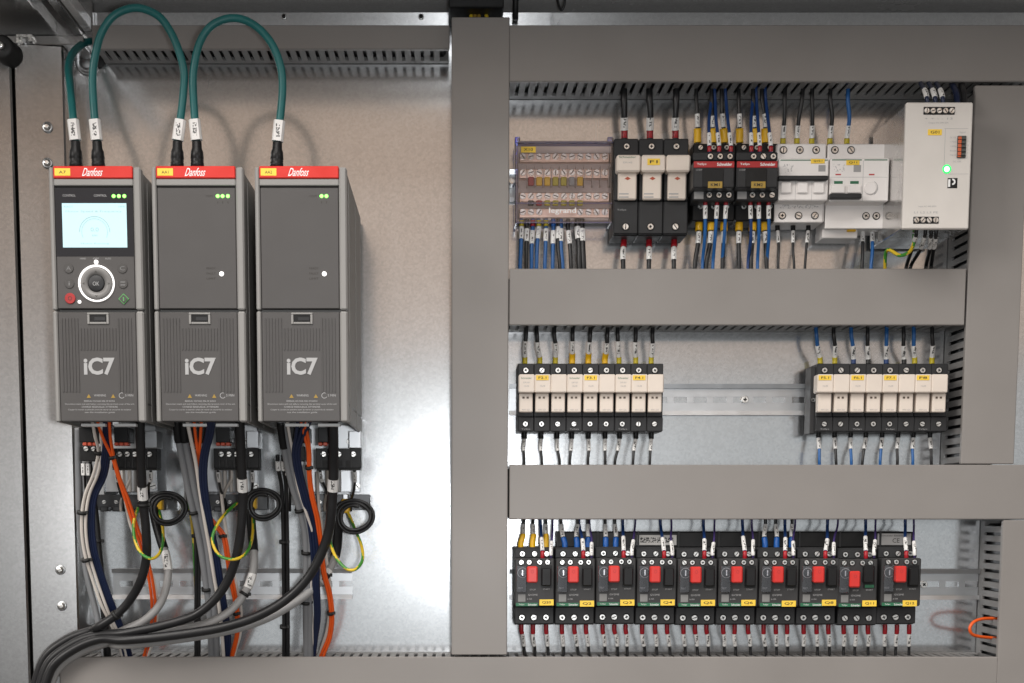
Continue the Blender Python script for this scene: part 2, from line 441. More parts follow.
struct('cabinet_side_panel', mb, STEEL)
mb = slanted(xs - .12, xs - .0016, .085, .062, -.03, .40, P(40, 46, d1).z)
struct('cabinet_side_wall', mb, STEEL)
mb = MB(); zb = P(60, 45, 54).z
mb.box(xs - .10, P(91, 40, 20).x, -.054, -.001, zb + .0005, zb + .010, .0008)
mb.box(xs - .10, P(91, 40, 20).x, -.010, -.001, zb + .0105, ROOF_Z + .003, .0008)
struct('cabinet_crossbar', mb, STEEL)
# corner beams running towards the viewer under the roof
za = P(60, 35, 10).z
def beam(pa, pb, z0, z1, m, nm):
    mb = MB(); mb.box(P(pa, 35, 10).x, P(pb, 35, 10).x, -.40, -.0105, z0, z1, .001); return struct(nm, mb, m)
beam(-20, 57, za, za + .016, STEEL, 'cabinet_corner_beam')
beam(74, 83, za, za + .012, STEEL, 'cabinet_corner_beam')
beam(83.5, 92, za + .004, za + .018, ROOFM, 'cabinet_corner_beam')

def bolt(px, py, d, r, label):
    c = P(px, py, d)
    t = thing('bolt', label, 'bolt', c, 'bolts on the left side panel')
    mb = MB(); R = r / 1000
    mb.lathe(c, [(R, -.0004), (R, .0015), (R * .9, .0032), (R * .55, .0046), (R * .42, .0048)], 20); mb.use(CHROME)
    part('head', mb, CHROME, t)
    mb = MB(); mb.lathe(c, [(R * .42, .0026), (R * .42, .0046), (R * .30, .0047), (R * .28, .0030), (0, .0029)], 6, smooth=False)
    part('hex_socket', mb, BLACK, t)
    mb = MB(); mb.lathe(c, [(R * 1.35, -.0003), (R * 1.35, .0009), (R * 1.02, .0010)], 20)
    part('washer', mb, ZINC, t)
bolt(47.5, 127, 54.6, 4.1, 'upper of the two bolts above the leftmost drive')
bolt(47.5, 163, 54.9, 4.1, 'lower of the two bolts above the leftmost drive')
bolt(60.5, 570, 54.4, 4.1, 'upper of the two bolts beside the lower left cables')
bolt(62, 606, 54.3, 4.1, 'lower of the two bolts beside the lower left cables')
# screws along the roof seam
for i, (px, nm) in enumerate(((284, 'left of the two small screws under the roof seam'), (421, 'right of the two small screws under the roof seam'))):
    c = P(px, 16.5, 1); t = thing('screw_head', nm, 'screw', c, 'small screws along the top of the plate')
    mb = MB(); mb.lathe(c, [(.0022, -.0006), (.0022, .001), (.0014, .0016), (0, .0017)], 12); part('head', mb, BLACK, t)
    mb = MB(); mb.lathe(c, [(.0030, -.0004), (.0030, .0004), (.0022, .0005)], 12); part('washer', mb, CHROME, t)
# round knob on the plate behind the first network cable
c = P(85, 60, 12)
t = thing('plate_grommet', 'round grey metal grommet on plate behind the teal cable', 'grommet', c)
mb = MB(); mb.lathe((c.x, 0, c.z), [(.0135, -.0002), (.0135, .0022), (.0118, .0030), (.0100, .0018), (.0072, .0018), (.0070, .0042), (.0058, .0048), (0, .0049)], 24)
part('ring', mb, ZINC, t)
c2 = P(98, 61, 2); mb = MB(); mb.lathe((c2.x, 0, c2.z), [(.008, -.0002), (.008, .0022), (.006, .003), (0, .003)], 20); part('plug', mb, RUBBER, t)
# hinge fittings at the upper left corner
c = P(3, 55, 60)
t = thing('hinge_roller', 'black round hinge roller at the upper left corner', 'hinge', c)
mb = MB(); mb.lathe((P(1, 55, 90).x, -.056, c.z), [(.014, 0), (.014, .004), (.0125, .007), (.0125, .030), (.010, .033), (0, .033)], 24); part('roller', mb, RUBBER, t)
mb = MB(); mb.lathe((P(1, 55, 90).x, -.056, c.z), [(.004, .0335), (.004, .037), (.003, .038), (0, .038)], 12); part('pin', mb, CHROME, t)
t = thing('hinge_clip', 'small shiny metal clip beside the black hinge roller', 'clip', P(21, 40, 58))
mb = MB(); mb.use(CHROME)
mb.pb(16, 34, 32, 37, 62, 52.5, .4); mb.pb(16, 37.3, 19, 43, 62, 52.5, .4); mb.pb(28, 37.3, 31.5, 41, 62, 52.5, .4)
part('bracket', mb, CHROME, t)
mb = MB(); mb.disc(24, 40.5, 63, 2.2, 10); part('pin', mb, ZINC, t)

# ================================================================ cable ducts
def hduct(x0, x1, y0, y1, depth, label, slots=('b', 't'), pitch=10.4, xr=None, ym=None):
    """horizontal duct: front cover over the pixels x0..x1, y0..y1; comb walls above and below"""
    ym = (y0 + y1) / 2
    X0, X1 = P(x0, ym, depth).x, P(x1, ym, depth).x; Z0, Z1 = P(x0, y1, depth).z, P(x0, y0, depth).z
    D = depth / 1000
    t = thing('cable_duct', label, 'cable duct', ((X0 + X1) / 2, 0, (Z0 + Z1) / 2), 'grey cable ducts')
    cv = MB(); cv.box(X0, X1, -D, -D + .0025, Z0, Z1, .0009)
    for z in (Z0, Z1 - .0014): cv.box(X0 + .0003, X1 - .0003, -D + .0026, -D + .007, z + .0002, z + .0012, .0002)
    part('cover', cv, DUCT, t)
    b = MB(); b.box(X0 + .001, X1 - .001, -.0021, -.0003, Z0 + .0022, Z1 - .0022); part('base', b, DUCTIN, t)
    iw = MB(); iw.box(X0 + .004, X1 - .004, -D * .80, -.004, Z0 + .007, Z1 - .007, .003); part('dark_fill', iw, BLK, t)  # solid black block in place of wires, added so the slots look dark
    for side in ('b', 't'):
        z = Z0 + .0016 if side == 'b' else Z1 - .0031
        w = MB(); w.use(DUCTIN)
        w.box(X0 + .0012, X1 - .0012, -D * .20, -.0022, z, z + .0015)
        w.box(X0 + .0012, X1 - .0012, -D + .003, -D + .0105, z, z + .0015)
        p = pitch / 1000; n = int((X1 - X0 - .004) / p)
        if side in slots:
            for i in range(n):
                xa = X0 + .002 + i * p; w.box(xa, xa + p * .64, -D + .0105, -D * .20, z, z + .0015)
        else: w.box(X0 + .0012, X1 - .0012, -D + .0105, -D * .20, z, z + .0015)
        part('slotted_wall', w, DUCTIN, t)
    return t, Z0, Z1
def vduct(x0, x1, yref, y0, y1, depth, label, slots=('l', 'r'), pitch=10.4):
    X0, X1 = P(x0, yref, depth).x, P(x1, yref, depth).x; Z0, Z1 = P(x0, y1, depth).z, P(x0, y0, depth).z
    D = depth / 1000
    t = thing('cable_duct', label, 'cable duct', ((X0 + X1) / 2, 0, (Z0 + Z1) / 2), 'grey cable ducts')
    cv = MB(); cv.box(X0, X1, -D, -D + .0025, Z0, Z1, .0009)
    for x in (X0, X1 - .0014): cv.box(x + .0002, x + .0012, -D + .0026, -D + .007, Z0 + .0003, Z1 - .0003, .0002)
    part('cover', cv, DUCT, t)
    b = MB(); b.box(X0 + .0022, X1 - .0022, -.0021, -.0003, Z0 + .001, Z1 - .001); part('base', b, DUCTIN, t)
    iw = MB(); iw.box(X0 + .007, X1 - .007, -D * .80, -.004, Z0 + .004, Z1 - .004, .003); part('dark_fill', iw, BLK, t)  # same black block, added to darken the slots of upright ducts
    for side in ('l', 'r'):
        x = X0 + .0016 if side == 'l' else X1 - .0031
        w = MB(); w.use(DUCTIN)
        w.box(x, x + .0015, -D * .20, -.0022, Z0 + .0012, Z1 - .0012)
        w.box(x, x + .0015, -D + .003, -D + .0105, Z0 + .0012, Z1 - .0012)
        p = pitch / 1000; n = int((Z1 - Z0 - .004) / p)
        for i in range(n):
            za = Z0 + .002 + i * p; w.box(x, x + .0015, -D + .0105, -D * .20, za, za + p * .64)
        part('slotted_wall', w, DUCTIN, t)
    return t, X0, X1
DD = 73
_, ZA0, _ = hduct(509.0, 1075, 25, 81.5, DD, 'top horizontal grey duct above the first device row')
hduct(92, 449.6, 25, 49, 57, 'narrow grey duct along the top left above the drives')
vduct(451.6, 508.4, 340, 17, 655, DD + 1.5, 'tall vertical grey duct between drives and device rows')
_, ZB0, ZB1 = hduct(509.3, 965.5, 268.6, 325.2, DD, 'middle horizontal grey duct between first and second device rows')
_, ZC0, ZC1 = hduct(509.3, 1075, 464.8, 519.4, DD, 'lower horizontal grey duct between second and third device rows')
vduct(966.2, 1019.5, 330, 85.2, 464.0, DD, 'upper right vertical grey duct beside the power supply')
vduct(1002.8, 1060, 540, 520.2, 740, DD, 'lower right vertical grey duct with the orange wire loop')
_, _, ZD1 = hduct(60, 997, 657, 714, DD, 'bottom horizontal grey duct along the lower picture edge')

# ================================================================ mounting rails
def rail(x0, x1, y0, y1, label, screws=()):
    """top hat rail 7.5 mm deep, slotted"""
    d = 7.5; ym = (y0 + y1) / 2
    X0, X1 = P(x0, ym, d).x, P(x1, ym, d).x; zc = P(x0, ym, d).z; h = .035
    t = thing('mounting_rail', label, 'mounting rail', ((X0 + X1) / 2, 0, zc), 'steel mounting rails')
    mb = MB(); za, zb = zc - .0125, zc + .0125
    for za_, zb_, fa, fb in ((zb, zc + h / 2, .0070, .0080), (zc - h / 2, za, .0079, .0070)):
        mb.add([(x, -y, z) for x in (X0, X1) for y, z in ((fa, za_), (fb, zb_), (fb - .001, zb_), (fa - .001, za_))], [(0, 1, 2, 3), (4, 5, 6, 7), (0, 1, 5, 4), (1, 2, 6, 5), (2, 3, 7, 6), (3, 0, 4, 7)])
    mb.box(X0, X1, -.0052, -.0002, zb + .0002, zb + .0012); mb.box(X0, X1, -.0052, -.0002, za - .0012, za - .0002)
    mb.box(X0, X1, -.0014, -.0003, zc + .0034, zb - .0001); mb.box(X0, X1, -.0014, -.0003, za + .0001, zc - .0034)
    n = int((X1 - X0) / .022); p = (X1 - X0) / max(1, n)
    for i in range(n): mb.box(X0 + i * p, X0 + i * p + .0075, -.0014, -.0003, zc - .0033, zc + .0033)
    part('profile', mb, ZINC, t)
    for sx in screws: screw(t, sx, ym, 4.2, 3.4, False, 'cross')
    return t
rail(509.6, 962, 170, 201, 'steel mounting rail carrying the first device row')
rail(509.6, 945, 384, 415, 'steel mounting rail carrying the fuse holders', (745,))
rail(509.6, 980, 569, 600, 'steel mounting rail carrying the red button breakers', (924,))
rail(112, 352, 568, 600, 'short empty steel rail behind the drive cables')

# ================================================================ frequency drives
DF, DB = 244, 18
def poly_arc(mb, cx, cy, d, r0, r1, a0, a1, n=24, h=.3):
    """flat arc band of mm radii round a pixel, h mm proud of depth d"""
    c = P(cx, cy, d); vs = []; fs = []
    for i in range(n + 1):
        a = math.radians(a0 + (a1 - a0) * i / n)
        for r in (r0, r1): vs.append((c.x + r / 1000 * math.cos(a), c.y - h / 1000, c.z + r / 1000 * math.sin(a)))
    for i in range(n): fs.append([2 * i, 2 * i + 1, 2 * i + 3, 2 * i + 2])
    mb.add(vs, fs)
def make_drive(x0, label, tagtxt, panel, leds, white_led):
    # x0: pixel column of the outer left edge at row 310
    o = lambda q: x0 - 52.5 + q          # columns as measured on the first drive at row 310
    dxk = lambda q, y: o(q)              # the drive is straight; columns are taken at row 310 and kept in metres
    def X(q): return P(o(q), 310, DF).x
    def Z(y): return P(o(96), y, DF).z
    t = thing('frequency_drive', label, 'drive', (X(98), 0, Z(422)), 'frequency drives')
    def bx(mb, xa, ya, xb, yb, df, db, c=.8): mb.box(X(xa), X(xb), -df / 1000, -db / 1000, Z(yb), Z(ya), c / 1000)
    mb = MB(); bx(mb, 53, 168.5, 143, 404, DF - 12, DB, 2)
    part('housing', mb, DSIDE, t)
    for xa, xb in ((53, 55.4), (140.6, 143)):
        mb = MB(); bx(mb, xa, 404.1, xb, 422, DF - 12, DB, .5); part('side_wall', mb, DSIDE, t)
    # raised side rails along the heat sink housing
    mb = MB(); bx(mb, 142.8, 176, 143.6, 420, DF - 30, DF - 60, .2); bx(mb, 142.8, 176, 143.6, 420, DF - 130, DF - 150, .2)
    part('side_rib', mb, DSIDE, t)
    mb = MB(); bx(mb, 52.5, 167, 57.0, 310, DF, DF - 11.8, 1.2); bx(mb, 135.8, 167, 143.5, 310, DF, DF - 11.8, 1.5)
    bx(mb, 57.1, 178.5, 135.7, 185.5, DF - .6, DF - 11.8, .8)
    part('upper_frame', mb, DGREY, t)
    mb = MB(); bx(mb, 52.5, 311.2, 57.0, 422, DF, DF - 11.8, 1.2); part('lower_frame', mb, DGREY, t)
    mb = MB(); bx(mb, 135.8, 311.2, 143.5, 422, DF, DF - 11.8, 1.5); part('lower_frame', mb, DGREY, t)
    # red name strip
    mb = MB(); bx(mb, 57.1, 166, 135.7, 178.3, DF + .4, DF - 11.8, .8)
    rs = part('name_strip', mb, RED, t)
    def px_of(xw, y, d): # column in which the metre position xw shows at row y
        lo, hi = -200.0, 1300.0
        for _ in range(40):
            m = (lo + hi) / 2
            if P(m, y, d).x < xw: lo = m
            else: hi = m
        return lo
    def T(nm, s, q, y, w, h, m, par=t, d=DF, **k): return text(nm, s, px_of(X(q), y, d), y, d, w, h, m, par, **k)
    T('logo_lettering', 'Danfoss', 96, 172, 21, 8.2, WHITEP, rs, DF + .4, shear=.62, bold=.008)
    mb = MB(); bx(mb, 58.6, 168.4, 74.2, 175.8, DF + .7, DF + .3, .1); yt = part('name_tag', mb, YTAG, t)
    T('tag_lettering', tagtxt, 66.4, 172.1, 7, 3, INK, yt, DF + .7)
    # upper panel
    mb = MB(); bx(mb, 57.4, 187.2, 135.4, 308.6, DF - 1.4, DF - 11.7, .8)
    up = part('upper_panel', mb, DDARK, t)
    if panel:
        mb = MB(); bx(mb, 57.8, 187.6, 135.0, 256, DF - 1.0, DF - 1.3, .1); gl = part('display_glass', mb, DGLASS, t)
        mb = MB(); bx(mb, 64.6, 203, 128.6, 247.3, DF - .8, DF - .98, 0); sc = part('screen', mb, SCREEN, gl)
        dS = DF - .8
        mb = MB(); cq = px_of(X(96.5), 232, dS)
        poly_arc(mb, cq, 232, dS, 14.2, 14.8, 0, 180); poly_arc(mb, cq, 232, dS, 12.2, 12.6, -25, 205)
        part('gauge', mb, SCRINK, sc)
        T('screen_lettering', 'READY', 71, 206.6, 9, 1.8, SCRINK, sc, dS); T('screen_lettering', 'Motor Speed & Frequency', 96, 211.6, 56, 2.4, SCRINK, sc, dS)
        T('screen_lettering', '0.0', 96.5, 229.5, 8, 4, SCRINK, sc, dS); T('screen_lettering', 'RPM', 96.5, 235.5, 5, 1.8, SCRINK, sc, dS)
        T('screen_lettering', 'Motor Running', 96.5, 243.7, 28, 2, SCRINK, sc, dS); T('screen_lettering', 'HMI', 124, 206.6, 6, 1.8, SCRINK, sc, dS)
        dd = DF - 1.4
        def dsc(nm, q, y, r, h, m, seg=28):
            mb = MB(); mb.disc(px_of(X(q), y, dd + h), y, dd + h, r, h + .3, seg, .3); return part(nm, mb, m, t)
        c = P(px_of(X(97), 283.5, dd), 283.5, dd)
        mb = MB(); mb.lathe(c, [(.0175, -.0002), (.0175, .0014), (.0161, .0016), (.0156, -.0002)], 40); part('dial_light_ring', mb, LEDW, t)
        mb = MB(); mb.lathe(c, [(.0152, -.0002), (.0152, .0016), (.0140, .0024), (.0084, .0016), (.0082, -.0002)], 40)
        part('dial', mb, mat('dial_grey', (.16, .155, .15), .4, var=.04), t)
        ok = MB(); ok.lathe(c, [(.0080, -.0002), (.0080, .0018), (.0068, .0026), (0, .0024)], 28); okp = part('confirm_button', ok, CHAR, t)
        T('key_lettering', 'OK', 97, 283.6, 6.5, 4, GREYP, okp, dd + 2.6)
        for (q, y, s) in ((97, 271.5, '^'), (97, 296, 'v'), (84.5, 283.5, '<'), (109.5, 283.5, '>')): T('arrow_mark', s, q, y, 2.4, 1.8, INK, t, dd + 2.2)
        mb = MB(); mb.disc(px_of(X(97.2), 262, dd + 1), 262, dd + 1, 2.1, 1.3, 16); part('indicator_light', mb, LEDW, t)
        mb = MB(); mb.disc(px_of(X(79.5), 301.8, dd + 1), 301.8, dd + 1, 1.7, 1.3, 16); part('indicator_light', mb, LEDW, t)
        rb = dsc('stop_button', 70.2, 298.3, 5.1, 1.2, mat('stop_red', (.34, .025, .025), .4, var=.05))
        T('stop_mark', 'O', 70.2, 298.3, 4, 4, INK, rb, dd + 1.2)
        mb = MB(); cq = P(px_of(X(123.8), 299, dd), 299, dd)
        mb.prism([(cq.x + .0052, cq.z), (cq.x, cq.z + .0052), (cq.x - .0052, cq.z), (cq.x, cq.z - .0052)], cq.y - .0009, cq.y + .0003)
        mb2 = MB(); mb2.prism([(cq.x + .0041, cq.z), (cq.x, cq.z + .0041), (cq.x - .0041, cq.z), (cq.x, cq.z - .0041)], cq.y - .0014, cq.y - .0008)
        sb = part('start_button', mb, mat('start_green', (.10, .32, .10), .4, var=0), t); part('button_face', mb2, DDARK, sb)
        T('start_mark', 'I', 123.8, 299, 1.2, 4, MATS['start_green'], sb, dd + 1.4)
        for (q, y, s, w) in ((69.5, 268.3, 'A', 6), (123.2, 268.3, 'C', 6), (69.8, 283.5, 'i', 2), (123.4, 283.5, '=', 6)):
            k = dsc('key', q, y, 4.6, .8, mat('key_charcoal', (.055, .052, .05), .45, var=.04)); T('key_mark', s, q, y, w * .8, 4, mat('key_print', (.17, .17, .17), .5, var=0), k, dd + .8)
        for q in (84, 97, 109): T('print', 'HAND' if q == 84 else ('OFF' if q == 97 else 'AUTO'), q, 258.6, 6, 1.6, GREYP, t, dd)
        for q in (72, 103): T('print', 'CONTROL', q, 195.5, 13, 2.2, GREYP, gl, DF - 1.0)
    dL = DF - (1.0 if panel else 1.4)
    for q in leds:
        mb = MB(); mb.disc(px_of(X(q), 196, dL + .6), 196, dL + .6, 1.75, .9, 14); part('status_light', mb, LEDG, t)
    if not panel:
        mb = MB(); mb.disc(px_of(X(white_led), 273.8, dL + .8), 273.8, dL + .8, 2.3, 1.1, 16); part('indicator_light', mb, LEDW, t)
        for i, s in enumerate(('READY', 'FAULT', 'LIMIT')): T('print', s, white_led - 10.5, 268.2 + i * 5.2, 9, 2.0, INK, up, dL)
        T('print', 'COM', leds[0] - 8.5, 196, 7, 2, INK, up, dL)
        for q in leds: T('print', '1', q, 202.4, .8, 2, INK, up, dL)
    # lower cover with notch handle, ribs, lettering
    mb = MB(); bx(mb, 57.4, 312.0, 135.4, 421.4, DF - 1.0, DF - 11.7, .8)
    lc = part('lower_cover', mb, DDARK, t)
    rb = MB()
    for i in range(23):
        q = 60.4 + i * 3.15
        if 78 < q < 114: bx(rb, q, 328, q + 1.3, 350, DF - .3, DF - 1.1, .15)
        else: bx(rb, q, 318, q + 1.3, 392, DF - .3, DF - 1.1, .15)
    part('rib', rb, DDARK, lc)
    mb = MB(); bx(mb, 87, 312.6, 108.5, 314.4, DF + .2, DF - 1.2, .3); bx(mb, 87, 314.5, 89.3, 324, DF + .2, DF - 1.2, .3)
    bx(mb, 106.2, 314.5, 108.5, 324, DF + .2, DF - 1.2, .3); bx(mb, 89.4, 322, 106.1, 324, DF + .2, DF - 1.2, .3)
    h = part('release_handle', mb, DGREY, lc)
    mb = MB(); bx(mb, 89.4, 314.5, 106.1, 321.9, DF - .7, DF - 1.1, 0); part('release_slot', mb, BLACK, lc)
    mb = MB(); bx(mb, 94, 317, 105, 320.5, DF - .2, DF - .75, 0); part('release_tab', mb, CHAR, lc)
    T('logo_lettering', 'iC7', 97.6, 366.3, 31, 17.5, GREYP, lc, DF - .75, bold=.035)
    T('warning_lettering', 'WARNING', 97.5, 395.4, 12, 2.2, GREYP, lc, DF - 1.0); T('warning_lettering', '5 MIN', 127, 395.4, 8, 2.2, GREYP, lc, DF - 1.0)
    for q in (86.5, 111):
        mb = MB(); cc = P(px_of(X(q), 396, DF), 396, DF - .8)
        mb.prism([(cc.x - .0021, cc.z - .0018), (cc.x + .0021, cc.z - .0018), (cc.x, cc.z + .0018)], cc.y - .0001, cc.y + .0004)
        part('warning_sign', mb, mat('warning_amber', (.30, .19, .03), .5, var=0), lc)
    mb = MB(); poly_arc(mb, px_of(X(119.5), 395.5, DF - .9), 395.5, DF - .9, 2.3, 2.8, 60, 330, 18, .1); part('warning_sign', mb, GREYP, lc)
    for y, w, s in ((401.2, 31, 'RESIDUAL VOLTAGE, RISK OF SHOCK'), (404.2, 69, 'Disconnect mains and wait before removing this terminal cover of the unit'),
                    (407.0, 36, 'CHARGE RESIDUELLE, ATTENDRE'), (409.8, 63, 'Couper le courant et attendre avant de retirer ce couvercle du variateur'), (412.5, 30, 'see the installation guide')):
        T('warning_lettering', s, 97, y, w, 1.9, GREYP, lc, DF - 1.0)
    # ---- underside: terminals and the earthing plate
    def q2(q, y, d): return px_of(X(q), y, DF) # columns measured near the front
    def ub(nm, xa, ya, xb, yb, df, db, m, c=.5):
        mb = MB(); mb.pb(x0 - 52.5 + xa, ya, x0 - 52.5 + xb, yb, df, db, c); return part(nm, mb, m, t)
    ub('earthing_plate', 98, 425, 156, 492, 30, 27, ZINC)
    ub('earthing_plate', 82, 447, 104, 505, 34, 31, ZINC)
    ub('bracket', 145, 431, 157, 448, 60, 28, ZINC)
    for k, (a, b) in enumerate(((81, 105), (114, 136))):
        ub('label_strip', a, 423.6, b, 426.4, 190, 182, WHITEP, .2)
        blk = ub('control_terminal', a - (2 if k == 0 else 0), 427.5, b - (8 if k else 0), 442.2, 150, 120, BLACK)
        for i in range(3 if k == 0 else 3):
            mb = MB(); mb.pb(x0 - 52.5 + a + (1.5 if k == 0 else 0) + i * 5, 442.4, x0 - 52.5 + a + (5.5 if k == 0 else 4.2) + i * 5, 445.6, 152, 140, .6)
            part('release_lever', mb, mat('lever_orange', (.62, .10, .05), .45, var=.05), blk)
    blk = ub('motor_terminal', 112, 448.4, 157, 468.2, 130, 108, BLACK)
    for i in range(4): screw(blk, x0 - 52.5 + 119.5 + i * 7.6 + (7 if i == 3 else 0), 454.2, 130.3, 2.4, True, 'slot', .3)
    for i in range(5): ub('terminal_divider', 117.2 + i * 7.4, 449, 118.2 + i * 7.4, 468, 131.2, 129, CHAR2, .2)
    for i in range(4): ub('terminal_entry', 119 + i * 7.6, 460.5, 123 + i * 7.6, 466.5, 130.6, 129, mat('entry_dark', (.004, .004, .004), .6, var=0), .2)
    ub('terminal_edge', 112.5, 468.4, 156.5, 469.8, 133, 108, BLACK, .2)
    blk = ub('relay_terminal', 80, 446.5, 101, 461, 130, 108, BLACK)
    for i in range(2): screw(blk, x0 - 52.5 + 86 + i * 7.6, 448.8, 130.4, 2.2, True, 'slot', .3)
    for i in range(2): # white marker stubs below the left terminal
        ub('marker_stub', 81 + i * 5, 463.5, 84.4 + i * 5, 475.5, 112, 106, MARK, .4)
    for i in range(3): ub('lead', 121.5 + i * 6.2, 470.2, 124.6 + i * 6.2, 492, 66, 60, WHTC if i < 2 else LGREYC, .9)
    for (q, y) in ((146, 441.5), (153, 486)): screw(t, x0 - 52.5 + q, y, 31, 3.2, False, 'slot')
    # dark clamp rail with its saddles
    rl = ub('clamp_rail', 97, 494.5, 166, 510, 40, 28, mat('clamp_grey', (.09, .092, .095), .35, 1, var=.1))
    for i in range(4):
        mb = MB(); mb.pb(x0 - 52.5 + 100 + i * 12, 506.5, x0 - 52.5 + 108 + i * 12, 511.5, 47, 30, .8); part('saddle', mb, MATS['clamp_grey'], rl)
        screw(rl, x0 - 52.5 + 104 + i * 12, 502, 41, 1.8, False, 'slot')
    return t
DRV = [make_drive(52.5, 'leftmost grey drive with lit screen and round dial', 'A7', True, (116.2, 121.4, 126.8), 0),
       make_drive(154.2, 'middle grey drive with three green lights and blank panel', 'AA1', False, (117.7, 122.5, 127.8), 120.3),
       make_drive(256.5, 'rightmost grey drive with two green lights and blank panel', 'AA2', False, (118.5, 123.3), 120.6)]

# ================================================================ wires
def wire(label, m, r, pts, fer=None, mark=None, group=None, name='wire', seg=8, boot=None, ties=(), bands=(), n=7, stripe=None, cat='wire'):
    """pts: (column, row, mm off the plate) from the terminal outward; fer/mark/boot: row ranges along it"""
    q = crom(pts, n)
    w = [P(*s) for s in q]
    mid = w[0]
    t = thing(name, label, cat, mid, group)
    mb = MB()
    mb.tube(w, r / 1000, seg, stripe=stripe)
    part('insulation', mb, None if stripe else m, t)
    def span(a, b):
        a, b = min(a, b), max(a, b); out = []
        for i in range(len(q) - 1):
            y0, y1 = q[i][1], q[i + 1][1]
            if max(y0, y1) < a or min(y0, y1) > b: continue
            for s in ([0, 1] if True else []):
                k = q[i + s]; yy = min(max(k[1], a), b)
                f = 0 if abs(y1 - y0) < 1e-6 else (yy - y0) / (y1 - y0)
                pt = tuple(u + (v - u) * f for u, v in zip(q[i], q[i + 1])); z = P(*pt)
                if not out or (z - out[-1]).length > 1e-5: out.append(z)
        return out
    def sleeve(nm, a, b, rad, mm, ends=None):
        s = span(a, b)
        if len(s) < 2: return
        rs = [rad / 1000] * len(s)
        mb = MB(); mb.tube(s, rs, 10); return part(nm, mb, mm, t)
    if fer: sleeve('ferrule', fer[0], fer[1], fer[3] if len(fer) > 3 else r + .9, fer[2])
    if boot: sleeve('boot', boot[0], boot[1], boot[2], BLACK)
    if mark:
        s = span(mark[0], mark[1])
        if len(s) >= 2: # flat sided marker sleeve
            mb = MB(); mb.tube(s, max(2.1, r + .55) / 1000, 8, smooth=False); part('marker_sleeve', mb, MARK, t)
    for (i0) in ties:
        k = min(range(len(q)), key=lambda j: abs(q[j][1] - i0[1]) + abs(q[j][0] - i0[0]))
        k2 = min(k + 1, len(q) - 1); k1 = max(0, k2 - 1)
        dv = (w[k2] - w[k1]).normalized() * .0017; mb = MB()
        rad = i0[2] if len(i0) > 2 else r + 1
        mb.tube([w[k] - dv, w[k] + dv], rad / 1000, 10); tp = w[k] + Vector((rad / 1000, -.001, 0))
        mb.box(tp.x - .0018, tp.x + .0018, tp.y - .0016, tp.y + .0016, tp.z - .0018, tp.z + .0018, .0004)
        part('cable_tie', mb, RUBBER, t)
    return t
def up_wire(label, m, r, x0, y0, d0, xe, ye, fer=None, mark=None, group=None, de=40, lean=0, **k):
    lean += random.uniform(-1.1, 1.1); xe += random.uniform(-.6, .6)
    """from a terminal up into the duct whose front lower edge shows at row ye"""
    yw = rowshift(ye, DD, de); h = y0 - yw
    pts = [(x0, y0, d0), (x0, y0 - min(8, h * .25), d0), (x0 + (xe - x0) * .35 + lean, y0 - h * .5, (d0 + de) / 2 + 2), (x0 + (xe - x0) * .85, y0 - h * .8, de + 1), (xe, yw, de), (xe, yw - 10, de - 2)]
    return wire(label, m, r, pts, fer, mark, group, **k)
def down_wire(label, m, r, x0, y0, d0, xe, ye, fer=None, mark=None, group=None, de=40, lean=0, **k):
    lean += random.uniform(-.9, .9); xe += random.uniform(-.6, .6)
    yw = rowshift(ye, DD, de); h = yw - y0
    pts = [(x0, y0, d0), (x0, y0 + min(8, h * .25), d0), (x0 + (xe - x0) * .35 + lean, y0 + h * .5, (d0 + de) / 2 + 2), (x0 + (xe - x0) * .85, y0 + h * .8, de + 1), (xe, yw, de), (xe, yw + 10, de - 2)]
    return wire(label, m, r, pts, fer, mark, group, **k)

def mbpart(t, nm, m, boxes, label=None):
    mb = MB()
    for b in boxes: mb.pb(*b)
    return part(nm, mb, m, t, label)
def ytag(t, x0, y0, x1, y1, d, s, m=YTAG):
    p = mbpart(t, 'name_tag', m, [(x0, y0, x1, y1, d + .5, d - .3, .15)])
    if s: text('tag_lettering', s, (x0 + x1) / 2, (y0 + y1) / 2, d + .5, (x1 - x0) * .62, (y1 - y0) * .46, INK, p, bold=.01)
    return p

# ================================================================ first row
# ---- distribution block under a clear cover
t = thing('distribution_block', 'clear covered distribution block with rows of terminal screws', 'terminal block', P(564, 224, 8))
mbpart(t, 'base', BAR, [(517, 141, 611, 222, 20, 7.6, 1)])
for k, y in enumerate((158, 174, 197.5, 213.5)):
    b = mbpart(t, 'bus_bar', COPPER, [(519, y - 5.0, 609.5, y + 4.6, 26 + k * 3, 20.2, .8)])
    for i in range(11): k == 3 and 3 <= i <= 6 or screw(b, 522.8 + i * 8.2, y - 1.5, 26.4 + k * 3, 2.95, False, 'slot')
    dk = 26 + k * 3
    if k in (1, 2):
        spec = ((2, REDF), (3, YELF), (4, YELF), (5, OLIVE), (6, OLIVE), (7, LGREYC), (8, YELF)) if k == 1 else ((2, BLK), (3, REDF), (4, OLIVE), (5, OLIVE), (6, OLIVE), (7, OLIVE), (8, OLIVE))
        for (c, mm) in spec:
            x = 522.8 + (c - 1) * 8.2
            mb = MB(); mb.pb(x - 2.9, y + 2.6, x + 2.9, y + (11.5 if k == 1 else 8), dk + 4, dk + .2, .8); part('ferrule', mb, mm, b)
for k in range(12):
    mbpart(t, 'partition', BAR, [(518.4 + k * 8.2, 165.5, 519.2 + k * 8.2, 186, 31, 20.3, .2)])
mbpart(t, 'side_wall', CLEARB, [(515.2, 138, 517.6, 223, 42, 7.6, .5), (611, 138, 613.4, 223, 42, 7.6, .5)])
cov = mbpart(t, 'clear_cover', CLEAR, [(515.5, 143, 613, 223.5, 49, 47.2, .5)])
